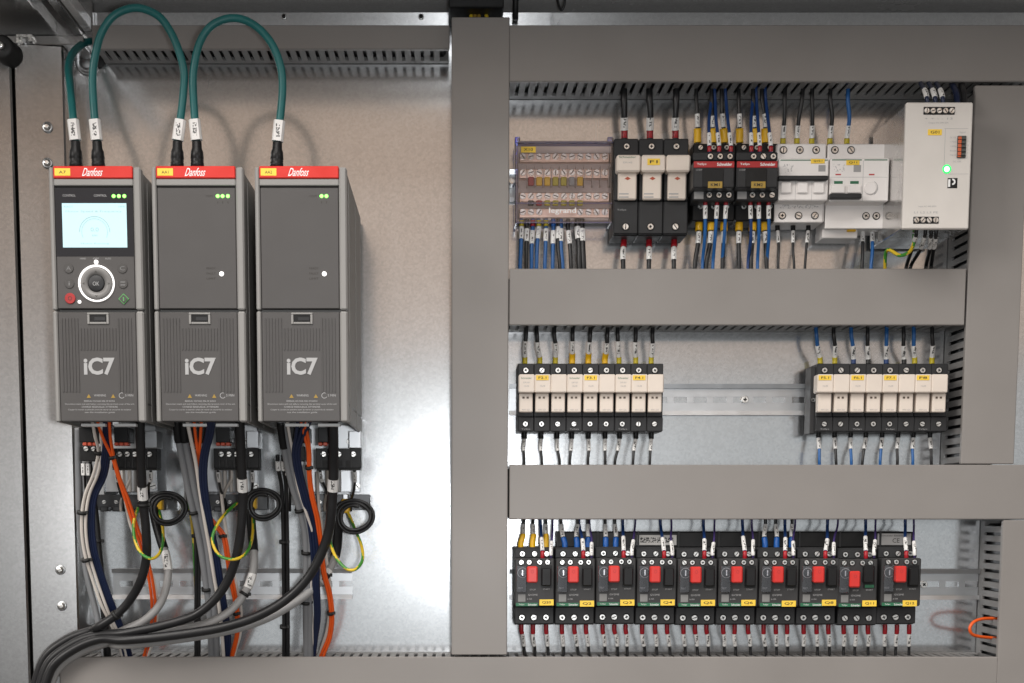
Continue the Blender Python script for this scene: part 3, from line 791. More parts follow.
mbpart(cov, 'cover_edge', CLEARB, [(516, 140.8, 612.6, 142.8, 50, 34, .4), (516, 202.4, 612.6, 203.6, 49.8, 49.1, .2), (516, 221.5, 612.6, 223, 50, 49.1, .3)])
mbpart(t, 'corner_clip', CLEARB, [(515, 136.8, 520, 143, 46, 36, .6), (607.5, 136.8, 613, 143, 46, 36, .6)])
ytag(t, 521, 146.5, 535.8, 152.5, 49.1, 'X10')
text('lettering', 'legrand', 562.5, 211.2, 49.1, 27, 7, WHITEP, cov, bold=.015)
mb = MB(); mb.disc(511.8, 181, 24, 3.2, 20); part('rail_stop', mb, CHROME, t)
G = 'wires below the clear distribution block'
X0S = [(521.5, BLUE, OLIVE, 519.5), (527, BLK, None, 526.5), (532.8, BLUE, REDF, 531), (538.8, BLUE, OLIVE, 536.5), (546, BLUE, OLIVE, 545), (553.3, BLUE, BLUF, 552.5), (558.5, BLK, None, 560), (561, BLUE, None, 563), (568, BLK, None, 571.5), (577.5, BLK, None, 580), (582, BLK, None, 583.5)]
for i, (x, m, f, xe) in enumerate(X0S):
    cn = 'blue' if m is BLUE else 'black'
    big = i >= 9
    down_wire(f'{cn} wire, {ORD[i]} from the left below the clear distribution block', m, 3.0 if big else 2.2, x, 219, 34, xe, 268.6,
              (220, 226.5, f, 2.7) if f else None, (227 + (i % 3) * 2, 239 + (i % 3) * 2.5), G)

# ---- three pole fuse switch
t = thing('fuse_switch', 'three pole fuse switch with large cream levers', 'fuse switch', P(650, 237, 8))
B0 = [(613.6, 138, 638.4), (638.7, 138, 663.2), (663.5, 138, 688.2)]
for i in range(3):
    x = 613.6 + i * 24.9
    pole = mbpart(t, 'pole', CHAR, [(x, 138.5, x + 24.4, 236, 52, 7.6, 1.0), (x, 201, x + 24.4, 234, 58, 51.8, 1.2), (x + .8, 154, x + 24.2, 200.5, 58, 51.8, .6)])
    screw(pole, x + 13, 146.5, 52.3, 2.6); screw(pole, x + 12, 226.7, 58.3, 2.8)
    c = mbpart(pole, 'lever', CREAM, [(x + 3.2, 154.6, x + 27.2, 171.5, 74, 58.2, 1.6), (x + 4.6, 172.2, x + 23, 199.4, 66, 58.2, 1.2)])
    mb = MB(); q = P(x + 14, 178.5, 66); mb.prism([(q.x - .0032, q.z), (q.x, q.z + .0018), (q.x + .0032, q.z), (q.x, q.z - .0018)], q.y - .0004, q.y + .0004); part('indicator', mb, mat('rust', (.40, .07, .03), .5, var=0), c)
    mbpart(c, 'print', GREYP, [(x + 5.4, 193.2, x + 15, 194.4, 66.2, 65.9, 0), (x + 5.4, 196.4, x + 15, 197.6, 66.2, 65.9, 0)])
    if i == 0:
        text('lettering', 'Schneider', x + 14, 157, 74, 17, 2.2, GREEN, c); text('lettering', 'DF143', x + 14, 162.5, 74, 9, 1.6, GREYP, c)
        text('lettering', 'TeSys', x + 8, 210, 58, 9, 2, GREYP, pole)
    if i == 1: ytag(c, x + 9, 158.5, x + 21.5, 165, 74, 'F1')
    lw = ('left', 'middle', 'right')[i]
    up_wire(f'thick black wire into the {lw} pole of the fuse switch from above', BLK, 3.7, x + 10.8 + i * .6, 140, 30, x + 10 + i * 1.2, 81.5, (130.5, 139, REDF, 3.7), (117.5, 130), 'thick wires above the fuse switch')
    down_wire(f'thick black wire leaving the {lw} pole of the fuse switch below', BLK, 2.6, x + 10.3 + i * .2, 235, 30, x + 10 + i * .1, 268.6, (237, 247.5, REDF, 3.3), (248, 260), 'wires below the fuse switch')

# ---- two contactors
def contactor(x, label, tagtxt):
    t = thing('contactor', label, 'contactor', P(x + 22, 220, 8), 'contactors')
    mbpart(t, 'body', BLACK, [(x, 143.5, x + 42.6, 221, 46, 7.6, 1.2)])
    mbpart(t, 'terminal_deck', CHAR, [(x + .6, 152, x + 42, 160.6, 74, 46.2, 1)]); mbpart(t, 'terminal_deck', CHAR, [(x + .6, 188.3, x + 42, 200.5, 74, 46.2, 1)])
    f = mbpart(t, 'front', CHAR, [(x + .8, 160.9, x + 42.2, 188, 92, 46.2, 1.4)])
    mbpart(t, 'window', BLACK, [(x + 10, 168.5, x + 31, 187, 93.2, 91.8, .5)])
    r = mbpart(t, 'name_band', mat('contactor_red', (.36, .018, .02), .4, var=.05), [(x + 1.2, 161.2, x + 41.8, 167.6, 92.8, 91.8, .3)])
    text('lettering', 'TeSys', x + 9, 164.3, 92.8, 9.5, 2.7, WHITEP, r, bold=.01); text('lettering', 'Schneider', x + 32, 164.3, 92.8, 15, 3.2, WHITEP, r, bold=.02)
    text('lettering', 'LC1D09', x + 6.5, 169.8, 92, 6, 1.6, GREYP, f)
    ytag(t, x + 15.4, 181.4, x + 29.8, 188, 93.2, tagtxt, YDARK)
    mbpart(t, 'print_field', LGREYC, [(x + 1.6, 189.4, x + 11, 199, 74.4, 73.8, .2)])
    for k in range(3):
        screw(t, x + 17.8 + k * 9.8, 156.4, 74.4, 2.5); screw(t, x + 16.6 + k * 9.8, 195, 74.4, 2.5)
        screw(t, x + 8 + k * 13, 147.5, 46.4, 2.2); screw(t, x + 8 + k * 13, 206.5, 46.4, 2.4)
    return t
contactor(692.6, 'left of two dark contactors with a red band', 'KM1')
contactor(735.8, 'right of two dark contactors with a red band', 'KM2')
CS = {'left': ((697.5, 713.4, 724.4), (709.4, 719, 730.8), (699, 711.5, 724), (705.3, 716.9, 725.8), (694.5, 706, 723), (702.5, 712.5, 722)),
      'right': ((739.6, 755.5, 765), (751.3, 759.7, 770.7), (739.5, 753, 764.5), (750.4, 758.8, 768.6), (739, 750.5, 767), (748, 757.8, 767.5))}
lmr = ('left', 'middle', 'right')
for side, (ya, ba, yb, bb, ye_, be_) in CS.items():
    for i in range(3):
        up_wire(f'black wire with yellow ferrule above the {side} contactor, {lmr[i]} one', BLK, 2.2, ya[i], 147, 36, ya[i] + (-1.5, -2, -3)[i], 81.5, (128.5, 143, YELF, 4.1), (114 + i % 2 * 2, 127), 'power wires above the contactors')
        up_wire(f'blue wire with white marker above the {side} contactor, {lmr[i]} one', BLUED, 1.8, ba[i], 152.5, 62, ba[i] + (1.5, -4, -6)[i], 81.5, (146.5, 151.5, REDF, 2.3), (133.5, 146), 'control wires above the contactors', lean=-1)
        down_wire(f'black wire with yellow ferrule below the {side} contactor, {lmr[i]} one', BLK, 2.5, yb[i], 208, 36, ye_[i], 268.6, (215, 231, YELF, 4.1), (232, 243.5), 'power wires below the contactors')
        down_wire(f'blue wire with white marker below the {side} contactor, {lmr[i]} one', BLUED if side == 'right' and i == 0 else BLUE, 1.9, bb[i], 199, 62, be_[i], 268.6, (200.5, 205, REDF, 2.3), (205.3, 218.5), 'control wires below the contactors', lean=.5)

# ---- white three pole circuit breaker
t = thing('circuit_breaker', 'white three pole circuit breaker with long black handle bar', 'circuit breaker', P(800, 222, 8))
mbpart(t, 'body', WHITE, [(776, 143.6, 825.4, 221.9, 52, 7.6, 1), (774.3, 202.2, 823.2, 222.4, 54, 51.9, .8)])
f = mbpart(t, 'front', WHITE, [(779, 158, 828.4, 200.4, 76, 52.1, 1)])
mbpart(f, 'green_line', GREEN, [(780.5, 159.6, 828, 160.6, 76.2, 75.9, 0)])
mbpart(t, 'handle', CHAR, [(778.6, 175.4, 828.6, 179.8, 84, 76.2, .8)])
for i in range(3):
    x = 779.6 + i * 16.4
    mbpart(t, 'toggle', WHITE2, [(x + 1.5, 181.5, x + 12, 193, 79, 76.1, .8)])
    mbpart(t, 'pole_joint', GREYP, [(x + 15.6, 181, x + 15.9, 200, 76.15, 75.9, 0)]) if i < 2 else None
    screw(t, 783.5 + i * 16.3, 150, 52.3, 2.7); screw(t, 782.2 + i * 16.3, 215.6, 54.3, 2.7)
mbpart(f, 'print', FINEPRINT, [(781, 163, 794, 173.5, 76.1, 75.9, 0)]); mbpart(f, 'print_field', LGREYC, [(818.5, 165, 825.5, 171.5, 76.15, 75.9, 0)])
mbpart(t, 'print', FINEPRINT, [(778, 204, 820, 209, 54.2, 53.9, 0)])
ytag(f, 811, 158.8, 824.8, 163.4, 76.2, 'Q10.1')
# ---- residual current breaker
t = thing('residual_current_breaker', 'white residual current breaker with short black handle and green flags', 'circuit breaker', P(855, 228, 8))
mbpart(t, 'body', WHITE, [(826.9, 143.8, 885.2, 228, 52, 7.6, 1), (825.3, 202.8, 883.7, 228.6, 54, 51.9, .8)])
f = mbpart(t, 'front', WHITE, [(830, 158, 889, 201.2, 76, 52.1, 1)])
mbpart(f, 'green_line', GREEN, [(832, 159.4, 862, 160.4, 76.2, 75.9, 0), (864.5, 159.4, 887.5, 160.4, 76.2, 75.9, 0)])
mbpart(t, 'handle', CHAR, [(830, 193.3, 862, 198.4, 84, 76.2, .8)])
mbpart(f, 'module_joint', GREYP, [(862.8, 160.5, 863.1, 201, 76.15, 75.9, 0), (830.5, 177, 888, 177.3, 76.15, 75.9, 0)])
for x in (834.2, 850.2): mbpart(f, 'status_flag', GREEN, [(x, 181, x + 8.6, 183.8, 76.3, 75.9, .1)])
for x in (835.5, 869): mbpart(f, 'print_mark', mat('print_red', (.45, .05, .05), .5, var=0), [(x, 173.8, x + 5.5, 175.2, 76.2, 75.9, 0)])
for x in (831.5, 847.8): mbpart(t, 'toggle', WHITE2, [(x, 184.8, x + 13.5, 192.9, 79, 76.1, .6)])
mb = MB(); mb.disc(870.5, 188, 78, 6.5, 2, 28, .5); part('test_button', mb, WHITE2, t)
mb = MB(); poly_arc(mb, 870.5, 188, 76, 7.4, 8.0, -60, 60, 20, .15); part('print_mark', mb, GREYP, f)
for x in (834.8, 851): screw(t, x, 150, 52.3, 2.7)
for x in (866, 876.3): screw(t, x, 216, 54.3, 2.7)
mbpart(f, 'print', FINEPRINT, [(833, 163, 845, 172.5, 76.1, 75.9, 0)]); mbpart(f, 'print_field', LGREYC, [(853.6, 165, 861, 172, 76.15, 75.9, 0)])
ytag(f, 846.4, 160.2, 859.6, 165, 76.2, 'Q11')
mbpart(t, 'latch', WHITE, [(822.4, 229.2, 857.6, 238.2, 40, 7.6, .8)]); mbpart(t, 'latch_clip', YELF, [(847.6, 229, 856, 231.4, 44, 39, .4)])
for i, (x, m, xe) in enumerate(((783, BLK, 785.5), (797, BLK, 803), (811.8, BLK, 812), (830, BLK, 830.5), (847, BLUE, 847.5))):
    lab = f'black wire above the white circuit breaker, {lmr[i]} of three' if i < 3 else ('black wire entering the residual current breaker from above' if i == 3 else 'bright blue wire entering the residual current breaker from above')
    up_wire(lab, m, 2.3, x, 146, 30, xe, 81.5, (138.5, 144.5, OLIVE, 3.0), (125.5, 138), 'wires above the white breakers', lean=1)
for i, (x, m, xe) in enumerate(((777.5, BLK, 778.5), (793, BLK, 794.5), (808.3, BLK, 805))):
    down_wire(f'thin black wire below the white circuit breaker, {lmr[i]} of three', m, 1.5, x, 221, 32, xe, 268.6, None, (231, 243), 'wires below the white breakers', boot=(222, 230.5, 2.6))
down_wire('black wire below the residual current breaker', BLK, 2.0, 862.6, 228, 30, 861.5, 268.6, None, (231.5, 242), 'wires below the residual current breaker', boot=(227.5, 231.3, 2.4))
down_wire('bright blue wire below the residual current breaker', BLUE, 2.0, 872.2, 228, 30, 871, 268.6, None, (231.5, 242), 'wires below the residual current breaker', boot=(227.5, 231.3, 2.4))

# ---- power supply
PD = 133
t = thing('power_supply', 'tall off white power supply with a bright green light', 'power supply', P(937, 229, 8))
mbpart(t, 'housing', ALU, [(905.2, 103.2, 970.2, 228.2, PD - 6, 7.6, 1)])
f = mbpart(t, 'front', PSUM, [(904.3, 102.2, 971.1, 229, PD, PD - 5.9, 1.2)])
def term(x0, y0, x1, y1, n, nm):
    b = mbpart(t, nm, BLACK, [(x0, y0, x1, y1, PD + .6, PD - 3, .3)])
    for i in range(n): screw(b, x0 + (i + .5) * (x1 - x0) / n, (y0 + y1) / 2, PD + .9, 2.3, False, 'slot')
term(923.7, 106.8, 955, 114.6, 5, 'output_terminal'); term(913.4, 216.6, 938.8, 223.6, 4, 'input_terminal')
ytag(t, 928, 129.2, 942, 135.2, PD, 'G01')
mbpart(f, 'print_line', GREYP, [(944.5, 128.4, 968.5, 128.7, PD + .15, PD - .1, 0), (944.5, 128.8, 944.8, 174, PD + .15, PD - .1, 0), (944.9, 173.8, 968.5, 174.1, PD + .15, PD - .1, 0)])
for y, s, w in ((118.6, '+ + - - 13', 28), (123, 'Output DC 24V 20A', 20)): text('lettering', s, 938.5, y, PD, w, 2, GREYP, f)
text('lettering', 'L1 L2 L3 PE', 926, 212.4, PD, 24, 2, GREYP, f); text('lettering', 'Input AC 400-500V', 927.5, 206.6, PD, 18, 2, GREYP, f)
for i in range(5): text('lettering', ('DC OK', '>75%', '>50%', 'Boost', 'Signal')[i], 953, 137.5 + i * 4.4, PD, 6, 1.6, GREYP, f)
text('lettering', 'Signal', 962.5, 132.4, PD, 6, 1.7, GREYP, f); text('lettering', 'DC OK', 957, 161.5, PD, 8, 1.7, GREYP, f)
cn = mbpart(t, 'signal_connector', mat('connector_grey', (.06, .065, .06), .5, var=.05), [(957.6, 135.6, 966.2, 157.6, PD + 2, PD - 3, .4)])
mbpart(cn, 'lever_strip', mat('connector_orange', (.55, .10, .03), .45, var=.05), [(958.2, 136.4, 961.6 + 0, 157, PD + 3.2, PD + 1.8, .4)])
for i in range(5): mbpart(cn, 'divider', BLACK, [(957.8, 139.2 + i * 4, 966, 139.7 + i * 4, PD + 3.4, PD + 2.0, 0)])
mb = MB(); mb.disc(947, 169, PD + 1, 2.9, 1.4, 18); part('status_light', mb, LEDBIG, t)
mb = MB(); mb.disc(947, 169, PD + .5, 4.6, .8, 22); part('light_halo', mb, LEDHALO, t)  # glowing disc added round the status light for its green halo
lg = mbpart(f, 'logo', BLACK, [(947.6, 178, 957.4, 188.2, PD + .2, PD - .1, 0)])
mb = MB(); q = P(951, 183.1, PD + .2); u = .001
mb.box(q.x - 3 * u, q.x - .8 * u, q.y - .0001, q.y, q.z - 3.8 * u, q.z + 3.8 * u); poly_arc(mb, 952.4, 181.8, PD + .2, 1.5, 3.2, -95, 95, 14, .1); part('logo_mark', mb, WHITEP, lg)
text('lettering', 'QUINT POWER', 905.8, 130, PD, 1.4, 1, GREYP, f) if False else None
for i, (x, c) in enumerate(((918.5, BLK), (925, BLK), (931, BLK), (936, BLK))):
    down_wire(f'black wire under the power supply, {ORD[i]} from the left', c, 2.0, x - (2.5 if i == 0 else 0), 227.5, 108, (905, 909.5, 926, 930)[i], 268.6, None, (236 + i * .6, 247.5), 'wires under the power supply', de=45)
wire('green and yellow earth wire curling from the power supply', GREENC, 1.9, [(914, 234, 100), (913.5, 244, 98), (909, 252, 90), (900, 255.5, 80), (890, 250, 68), (886, 252, 60), (885, 262, 52), (885, 276, 42)], group=None, stripe=(GREENC, YELC))
for i, x in enumerate((924.5, 932.6, 940.2)):
    wire(f'dark blue wire above the power supply, {ORD[i]} from the left', NAVY, 2.2, [(x + 3, 106, 110), (x + 2.4, 98, 112), (x, 90, 100), (x - 4, 83, 70), (x - 7, 76, 45)], None, (90, 97.5), 'wires above the power supply')
wire('dark blue wire bunch above the right end of the power supply', NAVY, 3.2, [(957, 106, 95), (957, 98, 92), (955, 90, 80), (950, 80, 45)])
wire('black wire bunch above the right edge of the power supply', BLK, 3.4, [(964, 106, 95), (964, 98, 90), (963, 90, 80), (960, 80, 45)])

# ================================================================ second row: fuse holders
def fuse_group(x, n, pitch, label, tagpoles, dotpoles, tags, grp, letter=True):
    t = thing('fuse_holder', label, 'fuse holder', P(x + n * pitch / 2, 432, 8), grp)
    for i in range(n):
        a = x + i * pitch
        pole = mbpart(t, 'pole', CHAR, [(a, 363.6, a + pitch - .15, 431.8, 50, 7.6, .7), (a, 416.9, a + pitch - .15, 431.5, 55, 49.9, .8), (a + .3, 374.4, a + pitch - .5, 416.3, 55, 49.9, .4)])
        screw(pole, a + 8, 370.3, 50.3, 2.5); screw(pole, a + 7.6, 424, 55.2, 2.3)
        lv = mbpart(pole, 'lever', CREAM, [(a + 1.0, 374.2, a + pitch + .85, 392.6, 73, 55.1, 1.1), (a + 1.5, 393.2, a + 14.9, 412.2, 66, 55.1, .9)])
        if i in dotpoles: mbpart(lv, 'slot_mark', mat('mark_brown', (.10, .07, .05), .5, var=0), [(a + 4.6, 396.6, a + 6.8, 398.6, 66.2, 65.9, 0), (a + 8.8, 396.6, a + 11, 398.6, 66.2, 65.9, 0)])
        text('lettering', '400V 32A', a + 8, 409.8, 66, 8, 1.2, GREYP, lv)
        if i in tagpoles: ytag(lv, a + 2.2, 375.2, a + 14.8, 380.2, 73, tags[tagpoles.index(i)])
        elif letter and i == 0: text('lettering', 'Schneider', a + 8.6, 378, 73, 10.5, 1.8, GREEN, lv); text('lettering', 'DF101', a + 8.6, 382.5, 73, 6, 1.5, GREYP, lv)
        if i in tagpoles or (letter and i == 0): text('lettering', '10x38', a + 8.6, 386, 73, 5, 1.3, GREYP, lv)
        if i % n == 0: text('lettering', 'TeSys', a + 8, 429.2, 55, 9, 1.5, GREYP, pole)
    return t
T3 = [('F2.1', ), ('F3.1', ), ('F4.1', )]
for k in range(3):
    fuse_group(517.8 + k * 48.4, 3, 16.13, f'cream three pole fuse holder, {("left", "middle", "right")[k]} of three beside the tall duct', [1], [0, 1, 2], T3[k], 'three pole fuse holders')
for k in range(4):
    fuse_group(816.6 + k * 32.7, 2, 16.3, f'cream two pole fuse holder, {ORD[k]} of four from the left at right end', [0], [1], [('F5.1', 'F6.1', 'F7.1', 'F8')[k]], 'two pole fuse holders', False)
t = thing('end_stop', 'dark grey rail end stop left of the two pole fuse holders', 'end stop', P(811, 434, 8))
mbpart(t, 'clamp', CHAR2, [(810.4, 366.5, 815.9, 434, 40, 14, .8), (809, 380, 815.9, 420, 13.8, 7.6, .5)]); screw(t, 813, 400, 40.3, 2.0)
G1, G2 = 'wires above the three pole fuse holders', 'wires below the three pole fuse holders'
XT = (524.9, 539.8, 555.5, 572.2, 588.4, 605, 619, 635.7, 651.3); XB = (524.4, 541, 557, 571.7, 588.4, 605, 619.5, 635.7, 651.3)
XTE = (526.8, 536.2, 554, 572.4, 590, 608, 617.8, 636, 652.5); XBE = (524.3, 542.2, 560, 570, 587.5, 605.4, 614.8, 632.5, 650)
for i in range(9):
    big = 3 <= i <= 5
    up_wire(f'black wire above the cream three pole fuse holders, {ORD[i]} from the left', BLK, 2.3, XT[i], 366, 30, XTE[i], 325.2, (353.5 if big else 357, 364, YELF if big else OLIVE, 3.4 if big else 2.8), (341 + (i % 3), 353 if big else 356.5), G1)
    down_wire(f'thin black wire below the cream three pole fuse holders, {ORD[i]} from the left', BLK, 1.55, XB[i], 431, 32, XBE[i], 464.8, None, (439.5, 451), G2, boot=(431.5, 438.5, 2.9))
XT = (820, 834.8, 853.5, 868.2, 886.2, 904, 914.6, 932); XTE = (816, 834, 850.5, 868, 886.4, 903, 913.3, 932.5)
XB = (818.4, 834.5, 850.5, 865.6, 882, 898, 913.3, 930); XBE = (820, 836.5, 851.5, 862.4, 880, 896.8, 913, 931)
for i in range(8):
    m = BLUE if i % 2 == 0 else BLK; cn = 'blue' if i % 2 == 0 else 'black'; k = ORD[i // 2]
    yel = i in (0, 1, 6, 7)
    up_wire(f'{cn} wire above the {k} two pole fuse holder from the left', m, 2.2, XT[i], 366, 30, XTE[i], 325.2, (357, 364, OLIVE, 2.9) if yel else (359.5, 364, BLUED if i % 2 == 0 else BLK, 2.7), (345.5, 357 if yel else 359), 'wires above the two pole fuse holders')
    down_wire(f'{cn} wire below the {k} two pole fuse holder from the left', m, 1.7, XB[i], 431, 32, XBE[i], 464.8, None, (438, 449), 'wires below the two pole fuse holders', boot=(431.5, 437.5, 2.6))

# ================================================================ third row: ten breakers with red buttons
BX0, BP = 514.6, 40.36
def breaker(x, tripped):
    t = thing('motor_breaker', 'x', 'breaker', P(x + 20, 624, 8), 'motor breakers with red buttons')
    mbpart(t, 'body', CHAR, [(x, 547.6, x + 39.6, 625, 60, 7.6, 1)])
    mbpart(t, 'terminal_deck', CHAR, [(x + .5, 549, x + 39.2, 558.4, 68, 60.1, .8)]); mbpart(t, 'terminal_deck', CHAR, [(x + .3, 607.2, x + 39.2, 624.4, 68, 60.1, .9)])
    f = mbpart(t, 'front', CHAR2, [(x + .6, 558.8, x + 40.0, 606.8, 84, 60.1, 1.3)])
    for dx in (8.2, 20.3, 32.6): screw(t, x + dx, 554.2, 68.3, 2.4)
    for dx in (7, 15, 25.4, 33.3): screw(f, x + dx, 562.6, 84.3, 2.2)
    for dx in (7.4, 19.2, 31.4): screw(t, x + dx, 617.8, 68.3, 2.7)
    by = 4 if tripped else 0
    rb = mbpart(t, 'stop_button', BTNRED, [(x + 12.8, 566.8 + by, x + 23.4, 583.2 + by, 95 - by, 83.8, 1.4)])
    text('button_mark', 'O', x + 18.1, 572 + by, 95 - by, 3, 3.4, mat('mark_red', (.45, .03, .03), .5, var=0), rb)
    mbpart(f, 'button_well', BLACK, [(x + 26.4, 565.8, x + 37.8, 588, 84.3, 83.8, .1)])
    sb = mbpart(t, 'start_button', BLACK, [(x + 27.2, 568.5 - by, x + 37, 586.5 - by, 90 + by * .7, 84.1, 1.2)])
    if tripped: mbpart(t, 'trip_mark', GREEN, [(x + 27.6, 584.4, x + 36.6, 587.4, 84.7, 84.2, 0)])
    # setting dial under its clear flap
    mb = MB(); mb.disc(x + 8.2, 573, 85.6, 4.2, 1.8, 20, .5); dl = part('setting_dial', mb, mat('dial_dark', (.05, .052, .055), .35, var=.1), t)
    mb = MB(); poly_arc(mb, x + 8.2, 573, 84, 5.0, 5.6, 20, 320, 20, .25); part('dial_scale', mb, GREYP, f)
    mb = MB(); q = P(x + 8.2, 573, 85.6); mb.prism([(q.x - .0006, q.z - .003), (q.x + .0006, q.z - .003), (q.x + .0006, q.z + .003), (q.x - .0006, q.z + .003)], q.y - .0003, q.y + .0001); part('dial_slot', mb, CHROME, dl)
    mbpart(f, 'clear_flap', CLEAR, [(x + 2.2, 566, x + 12.2, 592.5, 88, 87, .4)])
    mbpart(f, 'print_field', mat('field_grey', (.20, .20, .195), .5, var=.1), [(x + 3.6, 594.6, x + 11, 602, 84.2, 83.9, 0)])
    text('lettering', 'TEST', x + 6, 588.5, 84, 5, 1.8, GREYP, f); text('lettering', 'STOP', x + 18.3, 590, 84, 6, 1.6, GREYP, f); text('lettering', 'START', x + 32, 589.6, 84, 7, 1.5, GREYP, f)
    text('lettering', 'GV2ME', x + 18.5, 595.2, 84, 9.5, 1.7, GREYP, f); text('lettering', '6-10A', x + 15, 599.3, 84, 5, 1.5, GREYP, f)
    g = mbpart(f, 'green_band', GREEN, [(x + 1.4, 603.2, x + 23.6, 606.5, 84.5, 83.8, .1)])
    text('lettering', 'TeSys', x + 7, 604.9, 84.5, 5.6, 1.7, WHITEP, g); text('lettering', 'Schneider', x + 18, 604.9, 84.5, 9, 2.0, WHITEP, g, bold=.01)
    return t
b0 = breaker(BX0, False); BRK = []
btags = ['Q20', 'Q2', 'Q3', 'Q4', 'Q5', 'Q6', 'Q7', 'Q8', 'Q11', 'Q12']
pitchm = P(700, 580, 70).x - P(700 - BP, 580, 70).x
for i in range(10):
    t = b0 if i == 0 else (breaker(BX0 + 8 * BP, True) if i == 8 else copy_tree(b0, Vector((pitchm * i, 0, 0))))
    t['label'] = f'dark breaker with red button, {ORD[i]} from the left in the bottom row' if i != 8 else 'dark breaker with lowered red button and green mark, ninth from the left'
    x = BX0 + i * BP; yy = 599.8 + random.uniform(0, 1.4)
    BRK.append((t, x, yy))
    t.location.z += random.uniform(-.0006, .0006); t.rotation_euler = (0, random.uniform(-.006, .006), 0)
for i, (t, x, yy) in enumerate(BRK): ytag(t, x + 25, yy, x + 39.2, yy + 6, 84.2, btags[i])
t = thing('busbar_block', 'long black busbar block behind the tops of the bottom breakers', 'busbar', P(735, 548, 8))
mbpart(t, 'block', BLACK, [(557.5, 531.8, 915, 547.3, 44, 7.6, 1)])
mbpart(t, 'barcode_label', BARCODE, [(637, 535, 676.5, 545, 44.3, 43.8, 0)])
s = mbpart(t, 'rating_label', LGREYC, [(877.5, 533.5, 911, 545, 44.3, 43.8, 0)])
text('lettering', 'CE', 896, 540.5, 44.3, 7, 4.4, INK, s); text('lettering', 'Schneider Electric', 892, 535.6, 44.3, 22, 1.6, INK, s)
for i in range(9): mbpart(t, 'joint', CHAR, [(556.6 + i * BP, 531.2, 558.6 + i * BP, 547, 45.2, 43.5, .3)])
GT = 'wires above the bottom row of breakers'
for i in range(10):
    x = BX0 + i * BP; o = ORD[i]
    if i == 0: power = [(520.9, YELF, 523.3), (532.6, YELF, 533.8), (546, YELF, 545.3)]
    elif i == 1: power = [(564.7, BLUF, 561), (577, BLUF, 578), (588, BLUF, 588)]
    elif i == 2: power = [(605.7, BLUF, 605.5), (615.8, BLUF, 614.5)]
    elif i == 6: power = [(765, BLUF, 766), (776.7, BLUF, 776), (791.5, BLUF, 792)]
    else: power = []
    for k, (px, m, xe) in enumerate(power):
        y = m is YELF
        up_wire(f'black wire with {"yellow" if y else "blue"} ferrule, {lmr[k]} one above the {o} breaker', BLK, 1.9, px, 551, 50, xe, 519.4, (534.8 if y else 537.8, 547.8, m, 3.2), (524.5, 534.2 if y else 537), GT)
    rx = x + (27.9 if i == 0 else 28.4); nx = 1.5 * math.sin(i * 2.1)
    up_wire(f'blue wire with red ferrule above the {o} breaker', BLUED, 1.8, rx, 559.5, 76, rx + (-1.6, -4, -1, -3.4, -1, -2.5, 0, 2.5, -.6, -1)[i], 519.4, (551.5, 558, REDF, 2.3), (538.5 + nx, 551), 'control wires above the bottom breakers')
    nx2 = x + (36.4 if i == 0 else 36.6)
    up_wire(f'thin dark violet wire with white marker above the {o} breaker', mat('violet_insulation', (.055, .035, .14), .4, var=.05), 1.2, nx2, 558, 76, nx2 + (1.8, -1.6, 3.5, -1, 2.5, -1, 2, 4, 1.6, -.4)[i], 519.4, None, (542 + nx, 555), 'thin control wires above the bottom breakers')
    for k in range(3):
        px = x + (6.8, 18.8, 30.9)[k] + random.uniform(-.7, .7); sw = random.uniform(-1, 1)
        xe = px + (2.8 if i < 5 else (1.2 if i < 8 else -.6)) + sw
        down_wire(f'black wire with red ferrule below the {o} breaker, {lmr[k]} of three', BLK, 1.7, px, 623, 50, xe, 657, (624.5, 633.5, REDF, 2.6), (633.8, 645.5), 'motor wires below the bottom breakers', lean=random.uniform(-.4, .8))

# orange loop of wire at the lower right duct
wire('small orange wire loop poking out of the lower right duct', ORANGE, 1.8, [(1004, 619.4, 45), (996, 618.6, 48), (983, 618.8, 55), (974, 621.8, 62), (969.8, 628, 64), (972, 634, 62), (980, 636.6, 56), (992, 637.8, 48), (1004, 638.2, 44)])

# ================================================================ teal network cables above the drives
def netcable(label, pts, ends, r=3.9):
    q = crom(pts, 8); w = [P(*s) for s in q]
    t = thing('network_cable', label, 'network cable', w[0], 'teal network cables')
    mb = MB(); mb.tube(w, r / 1000, 14); part('jacket', mb, TEAL, t)
    for (x0, y0, x1, y1, xt, d) in ends:   # plug bottom, plug top / label bottom, label top
        a = P(x0, y0, d); b = P(x1, y1, d); c = P(xt, y1 - 21, d)
        mb = MB(); n = (b - a)
        prof = [(0, .0068), (.18, .0068), (.22, .0060), (.26, .0068), (.30, .0060), (.34, .0068), (.60, .0062), (.72, .0050), (.95, .0048), (1, .0042)]
        mb.tube([a + n * s for s, _ in prof], [v for _, v in prof], 14); part('plug', mb, BLACK, t)
        mb = MB(); ax = (c - b); L = ax.length; ax.normalize(); rx = (Vector((1, 0, 0)) - ax * ax.x).normalized(); ry = ax.cross(rx)
        vs = []
        for e in (0.02, 1):
            for (u, v) in ((-1.15, -.35), (-.8, -1), (.8, -1), (1.15, -.35), (1.15, .35), (.8, 1), (-.8, 1), (-1.15, .35)): vs.append(b + ax * (L * e) + (rx * u + ry * v) * .0049)
        mb.add(vs, [[k, (k + 1) % 8, 8 + (k + 1) % 8, 8 + k] for k in range(8)] + [list(range(8)), list(range(8, 16))])
        part('cable_label', mb, MARK, t)
    return t
K = 168
netcable('teal network cable, short one running behind the duct on the far left', [(76, 150, K), (75, 138, K), (73, 117, K - 2), (70, 85, K - 20), (68.6, 66, K - 45), (73, 53, 95), (82, 44.5, 50), (90, 41.5, 38), (104, 40.5, 33)], [(76, 168, 75.5, 141, 73, K)])
